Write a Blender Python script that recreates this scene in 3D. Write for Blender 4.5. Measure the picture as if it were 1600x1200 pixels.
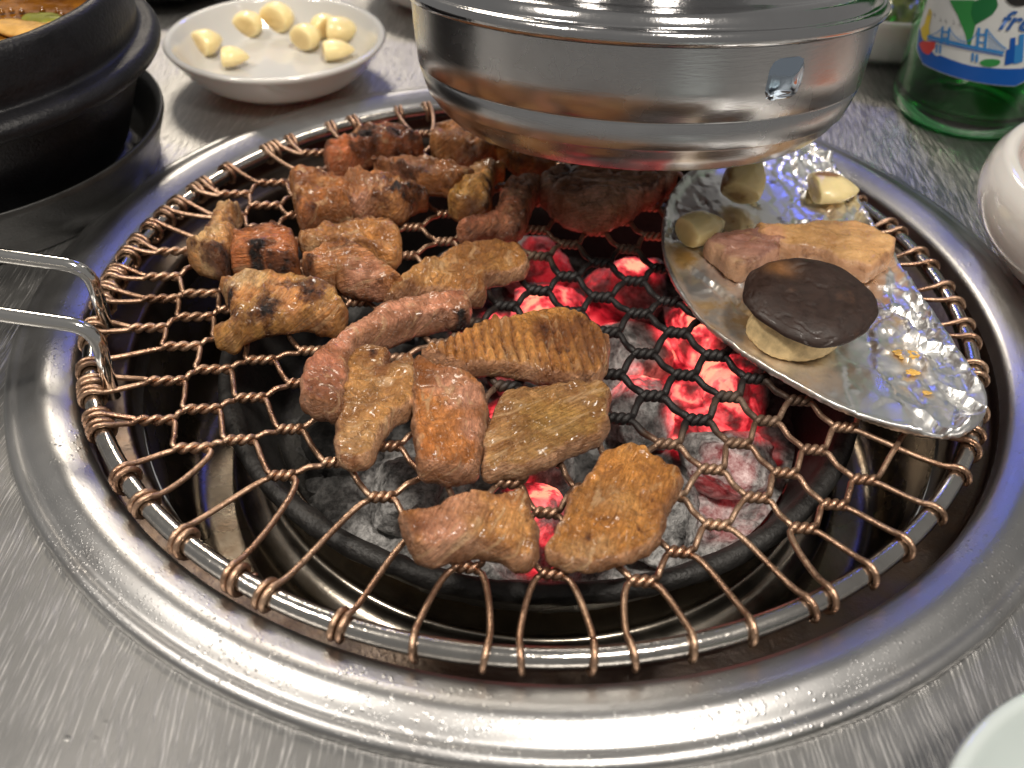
import bpy, math, random
import numpy as np
from mathutils import Vector, Matrix
from mathutils.geometry import delaunay_2d_cdt

for o in list(bpy.data.objects):
    bpy.data.objects.remove(o)
scene = bpy.context.scene
col = scene.collection
random.seed(7)
rng = np.random.default_rng(7)

# ------------------------------------------------------------------ camera
CAM = np.array([-0.0040, -0.2612, 0.1904])
PITCH, YAW, ROLL, FPX = 0.7218, -0.0193, 0.0324, 1500.0
_f = np.array([math.sin(YAW) * math.cos(PITCH), math.cos(YAW) * math.cos(PITCH), -math.sin(PITCH)])
_r = np.cross(_f, [0, 0, 1.0]); _r /= np.linalg.norm(_r)
_u = np.cross(_r, _f)
CR = math.cos(ROLL) * _r + math.sin(ROLL) * _u
CU = -math.sin(ROLL) * _r + math.cos(ROLL) * _u
CF = _f
cam_data = bpy.data.cameras.new('camera')
cam = bpy.data.objects.new('camera', cam_data)
col.objects.link(cam)
cam.matrix_world = Matrix(((CR[0], CU[0], -CF[0], CAM[0]), (CR[1], CU[1], -CF[1], CAM[1]),
                           (CR[2], CU[2], -CF[2], CAM[2]), (0, 0, 0, 1)))
cam_data.sensor_fit = 'HORIZONTAL'
cam_data.sensor_width = 36.0
cam_data.lens = FPX / 1600.0 * 36.0
cam_data.clip_start = 0.01
cam_data.clip_end = 50.0
cam_data.dof.use_dof = True
cam_data.dof.focus_distance = 0.275
cam_data.dof.aperture_fstop = 13.0
scene.camera = cam

# ------------------------------------------------------------------ light
scene.view_settings.view_transform = 'Standard'
scene.view_settings.look = 'None'
scene.view_settings.gamma = 1.0
scene.view_settings.use_curve_mapping = False
scene.view_settings.exposure = 0.0
scene.cycles.use_denoising = True
scene.cycles.max_bounces = 10
scene.cycles.transmission_bounces = 10
scene.cycles.sample_clamp_indirect = 8.0

world = bpy.data.worlds.new('World')
scene.world = world
world.use_nodes = True
wbg = world.node_tree.nodes['Background']
wbg.inputs['Color'].default_value = (1.0, 0.965, 0.92, 1)
wbg.inputs['Strength'].default_value = 0.25


def lamp(name, loc, target, size, power, colour, size_y=None, spread=None):
    d = bpy.data.lights.new(name, 'AREA')
    d.energy = power
    d.color = colour
    d.size = size
    if size_y:
        d.shape = 'RECTANGLE'
        d.size_y = size_y
    if spread:
        d.spread = math.radians(spread)
    o = bpy.data.objects.new(name, d)
    col.objects.link(o)
    o.location = loc
    o.rotation_euler = (Vector(target) - Vector(loc)).to_track_quat('-Z', 'Y').to_euler()
    return o


lamp('overhead_lamp', (-0.50, 1.50, 1.15), (0, 0, 0), 0.30, 11.0, (1.0, 0.88, 0.72))
lamp('overhead_lamp', (-0.80, -0.25, 1.35), (0, 0, 0), 0.20, 12.0, (1.0, 0.91, 0.80))
lamp('overhead_lamp', (0.35, -0.55, 1.45), (0, 0, 0), 0.22, 20.0, (1.0, 0.92, 0.82))  # front fill lamp, added to brighten the food without table glare
lamp('blue_neon_lamp', (0.12, 1.25, 0.92), (0, 0, 0), 0.30, 1.25, (0.07, 0.12, 1.0), 0.10)


# ------------------------------------------------------------------ pixels <-> place
def U(px, py, z):
    """point at height z that the photograph (1600 x 1200) shows at px, py"""
    d = (px - 800.0) / FPX * CR - (py - 600.0) / FPX * CU + CF
    t = (z - CAM[2]) / d[2]
    return CAM + d * t


def crop(ox, oy, s, pts):
    return [(ox + x / s, oy + y / s) for x, y in pts]


# ------------------------------------------------------------------ numpy noise
def _hash(ix, iy, iz, seed):
    n = (ix.astype(np.int64) * 374761393 + iy.astype(np.int64) * 668265263 + iz.astype(np.int64) * 2147483647
         + seed * 1274126177) & 0xFFFFFFFF
    n = ((n ^ (n >> 13)) * 1274126177) & 0xFFFFFFFF
    n = ((n ^ (n >> 16)) * 2246822519) & 0xFFFFFFFF
    return ((n ^ (n >> 15)) & 0xFFFFFF) / float(0xFFFFFF)


def vnoise(P, seed=0):
    P = np.asarray(P, float)
    if P.shape[1] == 2:
        P = np.c_[P, np.zeros(len(P))]
    i = np.floor(P).astype(np.int64)
    f = P - i
    f = f * f * f * (f * (f * 6 - 15) + 10)
    r = 0
    for dx in (0, 1):
        for dy in (0, 1):
            for dz in (0, 1):
                w = (f[:, 0] if dx else 1 - f[:, 0]) * (f[:, 1] if dy else 1 - f[:, 1]) * (f[:, 2] if dz else 1 - f[:, 2])
                r = r + w * _hash(i[:, 0] + dx, i[:, 1] + dy, i[:, 2] + dz, seed)
    return r * 2 - 1


def fbm(P, octs=4, seed=0, gain=0.5):
    P = np.asarray(P, float)
    a, s, n = 1.0, 0.0, 0.0
    for k in range(octs):
        s = s + a * vnoise(P * (2.03 ** k) + 17.3 * k, seed + k * 31)
        n += a
        a *= gain
    return s / n


def sstep(a, b, x):
    t = np.clip((x - a) / (b - a), 0, 1)
    return t * t * (3 - 2 * t)


# ------------------------------------------------------------------ mesh helpers
def link(o, parent=None, label=None, category=None, group=None, kind=None):
    col.objects.link(o)
    if parent is not None:
        o.parent = parent
    if label: o['label'] = label
    if category: o['category'] = category
    if group: o['group'] = group
    if kind: o['kind'] = kind
    return o


def mk(name, verts, faces, mat, parent=None, smooth=True, colours=None, attrs=None, **tags):
    me = bpy.data.meshes.new(name)
    me.from_pydata([tuple(map(float, v)) for v in verts], [], faces)
    if smooth:
        me.polygons.foreach_set('use_smooth', [True] * len(me.polygons))
    if colours is not None:
        a = me.color_attributes.new('tint', 'FLOAT_COLOR', 'POINT')
        a.data.foreach_set('color', np.c_[colours, np.ones(len(colours))].astype(np.float32).ravel())
    for k, v in (attrs or {}).items():
        a = me.attributes.new(k, 'FLOAT', 'POINT')
        a.data.foreach_set('value', np.asarray(v, np.float32))
    me.materials.append(mat)
    me.update()
    return link(bpy.data.objects.new(name, me), parent, **tags)


def empty(name, loc=(0, 0, 0), **tags):
    o = bpy.data.objects.new(name, None)
    o.empty_display_size = 0.02
    o.location = loc
    return link(o, None, **tags)


def lathe(profile, n=96, centre=(0, 0, 0), axis=None, closed=False):
    """profile: list of (radius, height); returns verts, faces"""
    c = np.array(centre, float)
    if axis is None:
        a, b, ax = np.array([1., 0, 0]), np.array([0, 1., 0]), np.array([0, 0, 1.])
    else:
        ax = np.array(axis, float); ax /= np.linalg.norm(ax)
        a = np.cross([0, 1.0, 0], ax); a /= np.linalg.norm(a)
        b = np.cross(ax, a)
    V, F, rows = [], [], []
    for r, h in profile:
        if r < 1e-7:
            rows.append([len(V)]); V.append(c + ax * h)
        else:
            rows.append(list(range(len(V), len(V) + n)))
            for k in range(n):
                t = 2 * math.pi * k / n
                V.append(c + ax * h + r * (math.cos(t) * a + math.sin(t) * b))
    pairs = list(zip(rows, rows[1:]))
    if closed:
        pairs.append((rows[-1], rows[0]))
    for p, q in pairs:
        for k in range(n):
            k2 = (k + 1) % n
            if len(p) == 1 and len(q) == 1: continue
            if len(p) == 1: F.append((p[0], q[k2], q[k]))
            elif len(q) == 1: F.append((p[k], p[k2], q[0]))
            else: F.append((p[k], p[k2], q[k2], q[k]))
    return np.array(V), F


def rounded(points, r=0.002, n=4):
    """soften the corners of an open profile"""
    P = [np.array(p, float) for p in points]
    out = [P[0]]
    for i in range(1, len(P) - 1):
        a, b, c = P[i - 1], P[i], P[i + 1]
        la, lc = np.linalg.norm(a - b), np.linalg.norm(c - b)
        d = min(r, la * 0.45, lc * 0.45)
        s, e = b + (a - b) / la * d, b + (c - b) / lc * d
        for k in range(n + 1):
            t = k / n
            out.append((1 - t) ** 2 * s + 2 * t * (1 - t) * b + t * t * e)
    out.append(P[-1])
    return [tuple(p) for p in out]


def tube(path, radius, sides=8, closed=False, caps=True):
    P = np.asarray(path, float)
    n = len(P)
    R = np.broadcast_to(np.asarray(radius, float), (n,))
    if closed:
        T = np.roll(P, -1, 0) - np.roll(P, 1, 0)
    else:
        T = np.gradient(P, axis=0)
    T /= np.linalg.norm(T, axis=1)[:, None] + 1e-12
    up = np.array([0, 0, 1.0])
    if abs(T[0] @ up) > 0.9: up = np.array([1.0, 0, 0])
    nrm = np.cross(T[0], up); nrm /= np.linalg.norm(nrm)
    V, F = [], []
    ang = np.arange(sides) * 2 * math.pi / sides
    for i in range(n):
        nrm = nrm - T[i] * (nrm @ T[i]); nrm /= np.linalg.norm(nrm) + 1e-12
        bn = np.cross(T[i], nrm)
        V.append(P[i] + R[i] * (np.cos(ang)[:, None] * nrm + np.sin(ang)[:, None] * bn))
    V = np.concatenate(V)
    for i in range(n if closed else n - 1):
        j = (i + 1) % n
        for k in range(sides):
            k2 = (k + 1) % sides
            F.append((i * sides + k, i * sides + k2, j * sides + k2, j * sides + k))
    if caps and not closed:
        F.append(tuple(range(sides))[::-1])
        F.append(tuple(range((n - 1) * sides, n * sides)))
    return V, F


_ico = {}


def ico(sub):
    if sub in _ico: return _ico[sub]
    t = (1 + 5 ** 0.5) / 2
    V = [(-1, t, 0), (1, t, 0), (-1, -t, 0), (1, -t, 0), (0, -1, t), (0, 1, t), (0, -1, -t), (0, 1, -t), (t, 0, -1), (t, 0, 1), (-t, 0, -1), (-t, 0, 1)]
    F = [(0, 11, 5), (0, 5, 1), (0, 1, 7), (0, 7, 10), (0, 10, 11), (1, 5, 9), (5, 11, 4), (11, 10, 2), (10, 7, 6), (7, 1, 8),
         (3, 9, 4), (3, 4, 2), (3, 2, 6), (3, 6, 8), (3, 8, 9), (4, 9, 5), (2, 4, 11), (6, 2, 10), (8, 6, 7), (9, 8, 1)]
    V = [np.array(v, float) / np.linalg.norm(v) for v in V]
    for _ in range(sub):
        cache, G = {}, []
        def mid(i, j):
            k = (min(i, j), max(i, j))
            if k not in cache:
                m = V[i] + V[j]; V.append(m / np.linalg.norm(m)); cache[k] = len(V) - 1
            return cache[k]
        for a, b, c in F:
            ab, bc, ca = mid(a, b), mid(b, c), mid(c, a)
            G += [(a, ab, ca), (b, bc, ab), (c, ca, bc), (ab, bc, ca)]
        F = G
    _ico[sub] = (np.array(V), F)
    return _ico[sub]


def smooth_poly(pts, per=6):
    """closed Catmull-Rom through the points"""
    P = np.array(pts, float)
    n = len(P)
    out = []
    for i in range(n):
        a, b, c, d = P[i - 1], P[i], P[(i + 1) % n], P[(i + 2) % n]
        for k in range(per):
            t = k / per
            out.append(0.5 * (2 * b + (c - a) * t + (2 * a - 5 * b + 4 * c - d) * t * t + (3 * b - a - 3 * c + d) * t ** 3))
    return np.array(out)


def resample(P, step):
    Q = np.vstack([P, P[:1]])
    s = np.r_[0, np.cumsum(np.linalg.norm(np.diff(Q, axis=0), axis=1))]
    n = max(8, int(s[-1] / step))
    t = np.linspace(0, s[-1], n, endpoint=False)
    return np.c_[np.interp(t, s, Q[:, 0]), np.interp(t, s, Q[:, 1])]


def seg_dist(X, B):
    """distance of every X to the closed polygon B"""
    best = np.full(len(X), 1e9)
    for i in range(len(B)):
        a, b = B[i], B[(i + 1) % len(B)]
        ab = b - a
        t = np.clip(((X - a) @ ab) / (ab @ ab + 1e-18), 0, 1)
        best = np.minimum(best, np.linalg.norm(X - a - t[:, None] * ab, axis=1))
    return best


def inside(X, B):
    r = np.zeros(len(X), bool)
    j = len(B) - 1
    for i in range(len(B)):
        xi, yi, xj, yj = B[i][0], B[i][1], B[j][0], B[j][1]
        c = ((yi > X[:, 1]) != (yj > X[:, 1])) & (X[:, 0] < (xj - xi) * (X[:, 1] - yi) / (yj - yi + 1e-18) + xi)
        r ^= c
        j = i
    return r


def fill(B, step, jitter=0.3):
    """triangulated sheet inside boundary B (N x 2): points (boundary first), triangles, distance to edge"""
    lo, hi = B.min(0), B.max(0)
    gx, gy = np.meshgrid(np.arange(lo[0], hi[0], step), np.arange(lo[1], hi[1], step * 0.87))
    gx = gx + (np.arange(gx.shape[0]) % 2)[:, None] * step * 0.5
    X = np.c_[gx.ravel(), gy.ravel()] + rng.uniform(-jitter, jitter, (gx.size, 2)) * step
    X = X[inside(X, B)]
    d = seg_dist(X, B)
    X = X[d > step * 0.45]
    allp = np.vstack([B, X])
    nb = len(B)
    v, e, f, *_ = delaunay_2d_cdt([Vector((float(p[0]), float(p[1]))) for p in allp], [(i, (i + 1) % nb) for i in range(nb)], [], 1, 1e-9)
    pts = np.array([(p.x, p.y) for p in v])
    dist = seg_dist(pts, B)
    return pts, [tuple(t) for t in f], dist


def pillow(B, step, top, bottom, zmid):
    """closed solid over boundary B; top(pts, d) and bottom(pts, d) give heights, the edge sits at zmid(pts)"""
    pts, F, d = fill(B, step)
    edge = d < 1e-7
    zm = zmid(pts) if callable(zmid) else np.full(len(pts), zmid)
    zt = np.where(edge, zm, top(pts, d))
    zb = np.where(edge, zm, bottom(pts, d))
    V = np.c_[pts, zt]
    low = -np.ones(len(pts), int)
    k = len(pts)
    extra = []
    for i in range(len(pts)):
        if edge[i]:
            low[i] = i
        else:
            low[i] = k; k += 1
            extra.append((pts[i][0], pts[i][1], zb[i]))
    V = np.vstack([V, np.array(extra)]) if extra else V
    faces = []
    for t in F:
        a, b, c = t
        n = (pts[b][0] - pts[a][0]) * (pts[c][1] - pts[a][1]) - (pts[b][1] - pts[a][1]) * (pts[c][0] - pts[a][0])
        if n < 0: a, b, c = a, c, b
        faces.append((a, b, c))
        if not (edge[a] and edge[b] and edge[c]):
            faces.append((int(low[c]), int(low[b]), int(low[a])))
    D = np.r_[d, d[~edge]]
    is_top = np.r_[np.ones(len(pts)), np.zeros(int((~edge).sum()))]
    return V, faces, D, is_top


# ------------------------------------------------------------------ node helper
class NT:
    def __init__(self, name):
        self.m = bpy.data.materials.new(name)
        self.m.use_nodes = True
        self.t = self.m.node_tree
        self.b = self.t.nodes['Principled BSDF']
        self.out = self.t.nodes['Material Output']

    def n(self, typ, ins=None, **props):
        nd = self.t.nodes.new(typ)
        for k, v in props.items(): setattr(nd, k, v)
        for k, v in (ins or {}).items(): self.put(nd.inputs[k], v)
        return nd

    def put(self, sock, v):
        if isinstance(v, bpy.types.NodeSocket): self.t.links.new(v, sock)
        elif isinstance(v, bpy.types.Node): self.t.links.new(v.outputs[0], sock)
        else:
            if hasattr(sock.default_value, '__len__') and hasattr(v, '__len__') and len(v) == 3 and len(sock.default_value) == 4: v = (*v, 1)
            sock.default_value = v

    def set(self, **kw):
        for k, v in kw.items(): self.put(self.b.inputs[k.replace('_', ' ')], v)
        return self

    def pos(self): return self.n('ShaderNodeNewGeometry').outputs['Position']

    def map(self, vec, scale=(1, 1, 1), rot=(0, 0, 0), loc=(0, 0, 0)):
        return self.n('ShaderNodeMapping', {'Vector': vec, 'Scale': scale, 'Rotation': rot, 'Location': loc}).outputs[0]

    def noise(self, vec, scale, detail=3, rough=0.55, dist=0.0):
        return self.n('ShaderNodeTexNoise', {'Vector': vec, 'Scale': scale, 'Detail': detail, 'Roughness': rough, 'Distortion': dist}).outputs[0]

    def voro(self, vec, scale, feature='F1'):
        return self.n('ShaderNodeTexVoronoi', {'Vector': vec, 'Scale': scale}, feature=feature).outputs['Distance']

    def ramp(self, fac, stops):
        r = self.n('ShaderNodeValToRGB', {'Fac': fac})
        els = r.color_ramp.elements
        while len(els) < len(stops): els.new(0.5)
        for e, (p, c) in zip(els, stops):
            e.position = p
            e.color = (c, c, c, 1) if not hasattr(c, '__len__') else (*c, 1)
        return r.outputs[0]

    def mix(self, fac, a, b, mode='MIX'):
        m = self.n('ShaderNodeMix', data_type='RGBA', blend_type=mode)
        self.put(m.inputs[0], fac); self.put(m.inputs[6], a); self.put(m.inputs[7], b)
        return m.outputs[2]

    def math(self, op, a, b=0.0, clamp=False):
        m = self.n('ShaderNodeMath', operation=op, use_clamp=clamp)
        self.put(m.inputs[0], a); self.put(m.inputs[1], b)
        return m.outputs[0]

    def bump(self, h, strength=0.3, dist=0.001, normal=None):
        d = {'Height': h, 'Strength': strength, 'Distance': dist}
        if normal is not None: d['Normal'] = normal
        return self.n('ShaderNodeBump', d).outputs[0]

    def attr(self, name): return self.n('ShaderNodeAttribute', attribute_name=name)


# ------------------------------------------------------------------ materials
def m_table():
    k = NT('brushed_table_steel'); p = k.pos()
    warp = k.n('ShaderNodeVectorMath', {0: p, 1: k.n('ShaderNodeVectorMath', {0: k.n('ShaderNodeTexNoise', {'Vector': p, 'Scale': 9.0}).outputs[1], 1: (0.02, 0.02, 0)}, operation='MULTIPLY').outputs[0]}, operation='ADD').outputs[0]
    s1 = k.noise(k.map(warp, (2000, 55, 1), (0, 0, 0.45)), 1.0, 2, 0.6)
    s2 = k.noise(k.map(warp, (1600, 75, 1), (0, 0, 1.15)), 1.0, 2, 0.6)
    s3 = k.noise(k.map(warp, (1600, 80, 1), (0, 0, -0.7)), 1.0, 2, 0.6)
    c1 = k.ramp(s1, [(0.54, 0), (0.64, 1)])
    c2 = k.ramp(s2, [(0.60, 0), (0.69, 1)])
    c3 = k.ramp(s3, [(0.63, 0), (0.71, 1)])
    fine = k.noise(k.map(p, (2600, 90, 1), (0, 0, 0.5)), 1.0, 3)
    sc = k.math('ADD', k.math('ADD', c1, k.math('MULTIPLY', c2, 0.7)), k.math('MULTIPLY', c3, 0.7))
    h = k.math('ADD', k.math('MULTIPLY', sc, -1.0), k.math('MULTIPLY', fine, 0.6))
    smear = k.noise(p, 14.0, 4, 0.6)
    spots = k.math('MULTIPLY', k.ramp(k.voro(p, 150.0), [(0.0, 1), (0.16, 0)]), k.ramp(k.noise(p, 40.0, 2), [(0.55, 0), (0.62, 1)]))
    rough = k.math('SUBTRACT', k.math('ADD', k.ramp(smear, [(0.35, 0.34), (0.68, 0.45)]), k.math('MULTIPLY', sc, 0.06)), k.math('MULTIPLY', spots, 0.2))
    colr = k.mix(k.ramp(k.noise(p, 6.0, 4), [(0.3, 0), (0.7, 1)]), (0.34, 0.338, 0.332), (0.45, 0.447, 0.44))
    colr = k.mix(k.math('MULTIPLY', sc, 0.62, True), colr, (0.84, 0.83, 0.81))
    k.set(Base_Color=colr, Metallic=1.0, Roughness=rough, Normal=k.bump(k.math('ADD', h, k.math('MULTIPLY', spots, 1.2)), 0.36, 0.0004))
    return k.m


def m_collar():
    k = NT('greasy_collar_steel'); p = k.pos()
    keep = k.ramp(k.noise(p, 34.0, 4, 0.6), [(0.40, 0), (0.62, 1)])
    drop = k.math('MULTIPLY', k.ramp(k.voro(p, 620.0), [(0.0, 1), (0.30, 0)]), keep)
    dust = k.math('MULTIPLY', k.ramp(k.voro(p, 1300.0), [(0.0, 1), (0.30, 0)]), k.ramp(k.noise(p, 50.0, 3), [(0.35, 0.2), (0.6, 1)]))
    h = k.math('ADD', drop, k.math('MULTIPLY', dust, 0.6))
    grime = k.ramp(k.noise(p, 55.0, 5, 0.65), [(0.5, 0), (0.72, 1)])
    colr = k.mix(k.math('MULTIPLY', grime, 0.35), (0.40, 0.40, 0.40), (0.26, 0.23, 0.21))
    rough = k.ramp(k.noise(p, 30.0, 4, 0.6), [(0.3, 0.30), (0.7, 0.42)])
    k.set(Base_Color=colr, Metallic=1.0, Roughness=rough, Normal=k.bump(h, 0.30, 0.00045))
    return k.m


def m_steel(name, c=(0.58, 0.57, 0.55), r0=0.12, r1=0.28, bump=0.1, stretch=None, grime=0.0):
    k = NT(name); p = k.pos()
    n1 = k.noise(p, 40.0, 4, 0.6)
    rough = k.ramp(n1, [(0.3, r0), (0.7, r1)])
    q = k.map(p, stretch, (0, 0, 0)) if stretch else k.map(p, (700, 700, 700))
    h = k.noise(q, 1.0, 3, 0.6)
    g = k.ramp(k.noise(p, 70.0, 5, 0.7), [(0.48, 0), (0.75, 1)])
    k.set(Base_Color=k.mix(k.math('MULTIPLY', g, grime), c, (0.12, 0.075, 0.045)), Metallic=1.0, Roughness=rough, Normal=k.bump(h, bump, 0.0004))
    return k.m


def m_wire():
    k = NT('heat_coloured_wire'); p = k.pos()
    soot = k.attr('soot').outputs['Fac']
    n1 = k.noise(p, 60.0, 4, 0.6)
    n2 = k.noise(p, 900.0, 3, 0.7)
    c = k.mix(k.ramp(n1, [(0.35, 0), (0.65, 1)]), (0.42, 0.25, 0.165), (0.66, 0.45, 0.31))
    c = k.mix(k.ramp(n2, [(0.52, 0), (0.7, 0.8)]), c, (0.12, 0.055, 0.03))
    c = k.mix(k.ramp(k.noise(p, 38.0, 4, 0.65), [(0.55, 0), (0.72, 0.75)]), c, (0.10, 0.045, 0.022))
    c = k.mix(soot, c, (0.012, 0.010, 0.010))
    k.set(Base_Color=c, Metallic=k.math('SUBTRACT', 0.95, k.math('MULTIPLY', soot, 0.85)),
          Roughness=k.math('ADD', k.ramp(n1, [(0.3, 0.24), (0.7, 0.42)]), k.math('MULTIPLY', soot, 0.18)),
          Normal=k.bump(k.math('ADD', n2, k.noise(p, 2600.0, 2)), 0.35, 0.0004))
    return k.m


def m_meat(name, crust=0.58, vary=0.55, relief=1.0, fat=0.60):
    k = NT(name); p = k.pos()
    tint = k.attr('tint').outputs['Color']
    char = k.attr('char').outputs['Fac']
    fvec = k.n('ShaderNodeCombineXYZ', {'X': k.attr('fibre_u').outputs['Fac'], 'Y': k.attr('fibre_v').outputs['Fac'], 'Z': 0.0}).outputs[0]
    fib = k.noise(k.map(fvec, (220, 1500, 1)), 1.0, 4, 0.65, 0.7)
    fine = k.noise(p, 520.0, 5, 0.7, 0.8)
    mid = k.noise(p, 115.0, 5, 0.62, 1.0)
    v = k.ramp(k.math('ADD', k.math('MULTIPLY', fine, 0.42), k.math('MULTIPLY', fib, 0.58)), [(0.34, 1 - vary), (0.5, 1.0), (0.66, 1 + vary)])
    c = k.mix(1.0, tint, v, 'MULTIPLY')
    c = k.mix(k.ramp(mid, [(0.45, 0), (0.62, crust)]), c, (0.22, 0.078, 0.022))
    c = k.mix(k.ramp(k.noise(k.map(fvec, (90, 330, 1)), 1.0, 4, 0.6, 0.5), [(0.56, 0), (0.68, fat)]), c, (0.74, 0.49, 0.27))
    pep = k.ramp(k.voro(p, 170.0), [(0.0, 1), (0.11, 0)])
    pep = k.math('MULTIPLY', pep, k.ramp(k.noise(p, 60.0, 2), [(0.56, 0), (0.62, 1)]))
    c = k.mix(pep, c, (0.04, 0.016, 0.006))
    x = k.math('ADD', char, k.math('MULTIPLY', k.math('SUBTRACT', k.noise(p, 420.0, 5, 0.72), 0.5), 1.5))
    has = k.ramp(char, [(0.02, 0), (0.12, 1)])
    halo = k.math('MULTIPLY', has, k.ramp(x, [(0.05, 0), (0.55, 0.9)]))
    cm = k.math('MULTIPLY', has, k.ramp(x, [(0.58, 0), (0.84, 1)]))
    c = k.mix(halo, c, (0.105, 0.028, 0.007))
    c = k.mix(cm, c, (0.010, 0.006, 0.005))
    h = k.math('ADD', k.math('MULTIPLY', fine, 0.95), k.math('ADD', k.math('MULTIPLY', mid, 0.9), k.math('MULTIPLY', fib, 0.6)))
    wet = k.ramp(k.noise(p, 260.0, 4, 0.65), [(0.36, 0.20), (0.66, 0.50)])
    k.set(Base_Color=c, Roughness=wet, Normal=k.bump(h, relief, 0.0020), Subsurface_Weight=0.06, Subsurface_Radius=(0.9, 0.4, 0.25),
          Subsurface_Scale=0.002, Coat_Weight=k.math('MULTIPLY', k.math('SUBTRACT', 1.0, cm), k.ramp(k.noise(p, 120.0, 3), [(0.40, 0.03), (0.60, 0.5)])), Coat_Roughness=0.16, Specular_IOR_Level=0.45)
    return k.m


def m_foil():
    k = NT('crinkled_foil'); p = k.pos()
    stain = k.attr('stain').outputs['Fac']
    crk = k.attr('crinkle').outputs['Fac']
    n = k.noise(p, 60.0, 3, 0.5, 1.0)
    fine = k.noise(k.map(p, (1, 0.5, 1), (0, 0, 1.0)), 420.0, 3, 0.6)
    h = k.math('ADD', k.math('MULTIPLY', n, 0.8), k.math('MULTIPLY', fine, k.math('ADD', 0.10, k.math('MULTIPLY', crk, 0.35))))
    cl = k.ramp(k.noise(p, 75.0, 4, 0.65), [(0.35, 0), (0.6, 1)])
    sm = k.math('MULTIPLY', stain, cl, True)
    c = k.mix(sm, (0.90, 0.90, 0.89), (0.45, 0.27, 0.09))
    k.set(Base_Color=c, Metallic=k.math('SUBTRACT', 1.0, k.math('MULTIPLY', sm, 0.4)), Roughness=k.ramp(n, [(0.3, 0.26), (0.7, 0.40)]),
          Normal=k.bump(h, 0.25, 0.0012))
    return k.m


def m_tinted(name, rough=0.4, bump=0.3, scale=300.0, sss=0.2, coat=0.2, vary=0.15, dist=0.0006):
    """colour from the mesh's own tint attribute"""
    k = NT(name); p = k.pos()
    n = k.noise(p, scale, 4, 0.6)
    c = k.mix(1.0, k.attr('tint').outputs['Color'], k.ramp(n, [(0.3, 1 - vary), (0.7, 1 + vary)]), 'MULTIPLY')
    k.set(Base_Color=c, Roughness=k.ramp(k.noise(p, scale * 0.5, 2), [(0.3, rough * 0.7), (0.7, rough * 1.2)]), Normal=k.bump(n, bump, dist), Subsurface_Weight=sss,
          Subsurface_Radius=(1, 0.8, 0.5), Subsurface_Scale=0.003, Coat_Weight=coat, Coat_Roughness=0.1)
    return k.m


def m_plain(name, c, rough=0.4, metal=0.0, bump=0.0, scale=300.0, coat=0.0, sss=0.0, vary=0.08, **kw):
    k = NT(name); p = k.pos()
    n = k.noise(p, scale, 4, 0.6)
    g = k.noise(p, scale * 0.12, 3, 0.6)
    cc = k.mix(1.0, (*c, 1), k.ramp(g, [(0.3, 1 - vary), (0.7, 1 + vary)]), 'MULTIPLY')
    k.set(Base_Color=cc, Roughness=k.ramp(g, [(0.3, max(0.02, rough * 0.85)), (0.7, rough * 1.15)]), Metallic=metal, Coat_Weight=coat, Subsurface_Weight=sss)
    if bump: k.set(Normal=k.bump(n, bump, 0.0006))
    k.set(**kw)
    return k.m


def m_coal():
    k = NT('burning_charcoal'); p = k.pos()
    hot = k.attr('hot').outputs['Fac']
    ash = k.attr('ash').outputs['Fac']
    n1 = k.noise(p, 120.0, 5, 0.65)
    n2 = k.noise(p, 420.0, 4, 0.7)
    grey = k.mix(k.ramp(n2, [(0.35, 0), (0.65, 1)]), (0.17, 0.168, 0.165), (0.66, 0.65, 0.64))
    black = k.mix(k.ramp(n2, [(0.4, 0), (0.7, 1)]), (0.008, 0.008, 0.008), (0.035, 0.034, 0.033))
    am = k.math('MULTIPLY', ash, k.ramp(n1, [(0.30, 0.0), (0.50, 1.0)]), True)
    c = k.mix(am, black, grey)
    crust = k.ramp(k.noise(p, 90.0, 5, 0.62, 0.4), [(0.44, 1.0), (0.60, 0.0)])
    glow = k.math('MULTIPLY', hot, k.math('ADD', 0.24, k.math('MULTIPLY', crust, 0.80)), True)
    e = k.ramp(glow, [(0.0, (0.5, 0.0, 0.01)), (0.45, (0.95, 0.022, 0.04)), (0.8, (1.0, 0.085, 0.095)), (1.0, (1.0, 0.27, 0.16))])
    k.set(Base_Color=c, Roughness=0.9, Normal=k.bump(k.math('ADD', n1, n2), 0.7, 0.002), Emission_Color=e,
          Emission_Strength=k.math('MULTIPLY', k.math('POWER', glow, 1.6), 1.9))
    return k.m


def m_glass():
    k = NT('green_bottle_glass')
    k.set(Base_Color=(0.10, 0.48, 0.16, 1), Transmission_Weight=1.0, Roughness=0.03, IOR=1.5)
    return k.m


def m_soup():
    k = NT('amber_broth'); p = k.pos()
    n = k.noise(p, 60.0, 4, 0.6)
    k.set(Base_Color=k.mix(k.ramp(n, [(0.35, 0), (0.65, 1)]), (0.10, 0.030, 0.003), (0.34, 0.13, 0.010)), Roughness=0.08, Coat_Weight=0.5, Coat_Roughness=0.03,
          Normal=k.bump(k.noise(p, 90.0, 3), 0.3, 0.003))
    return k.m


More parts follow.
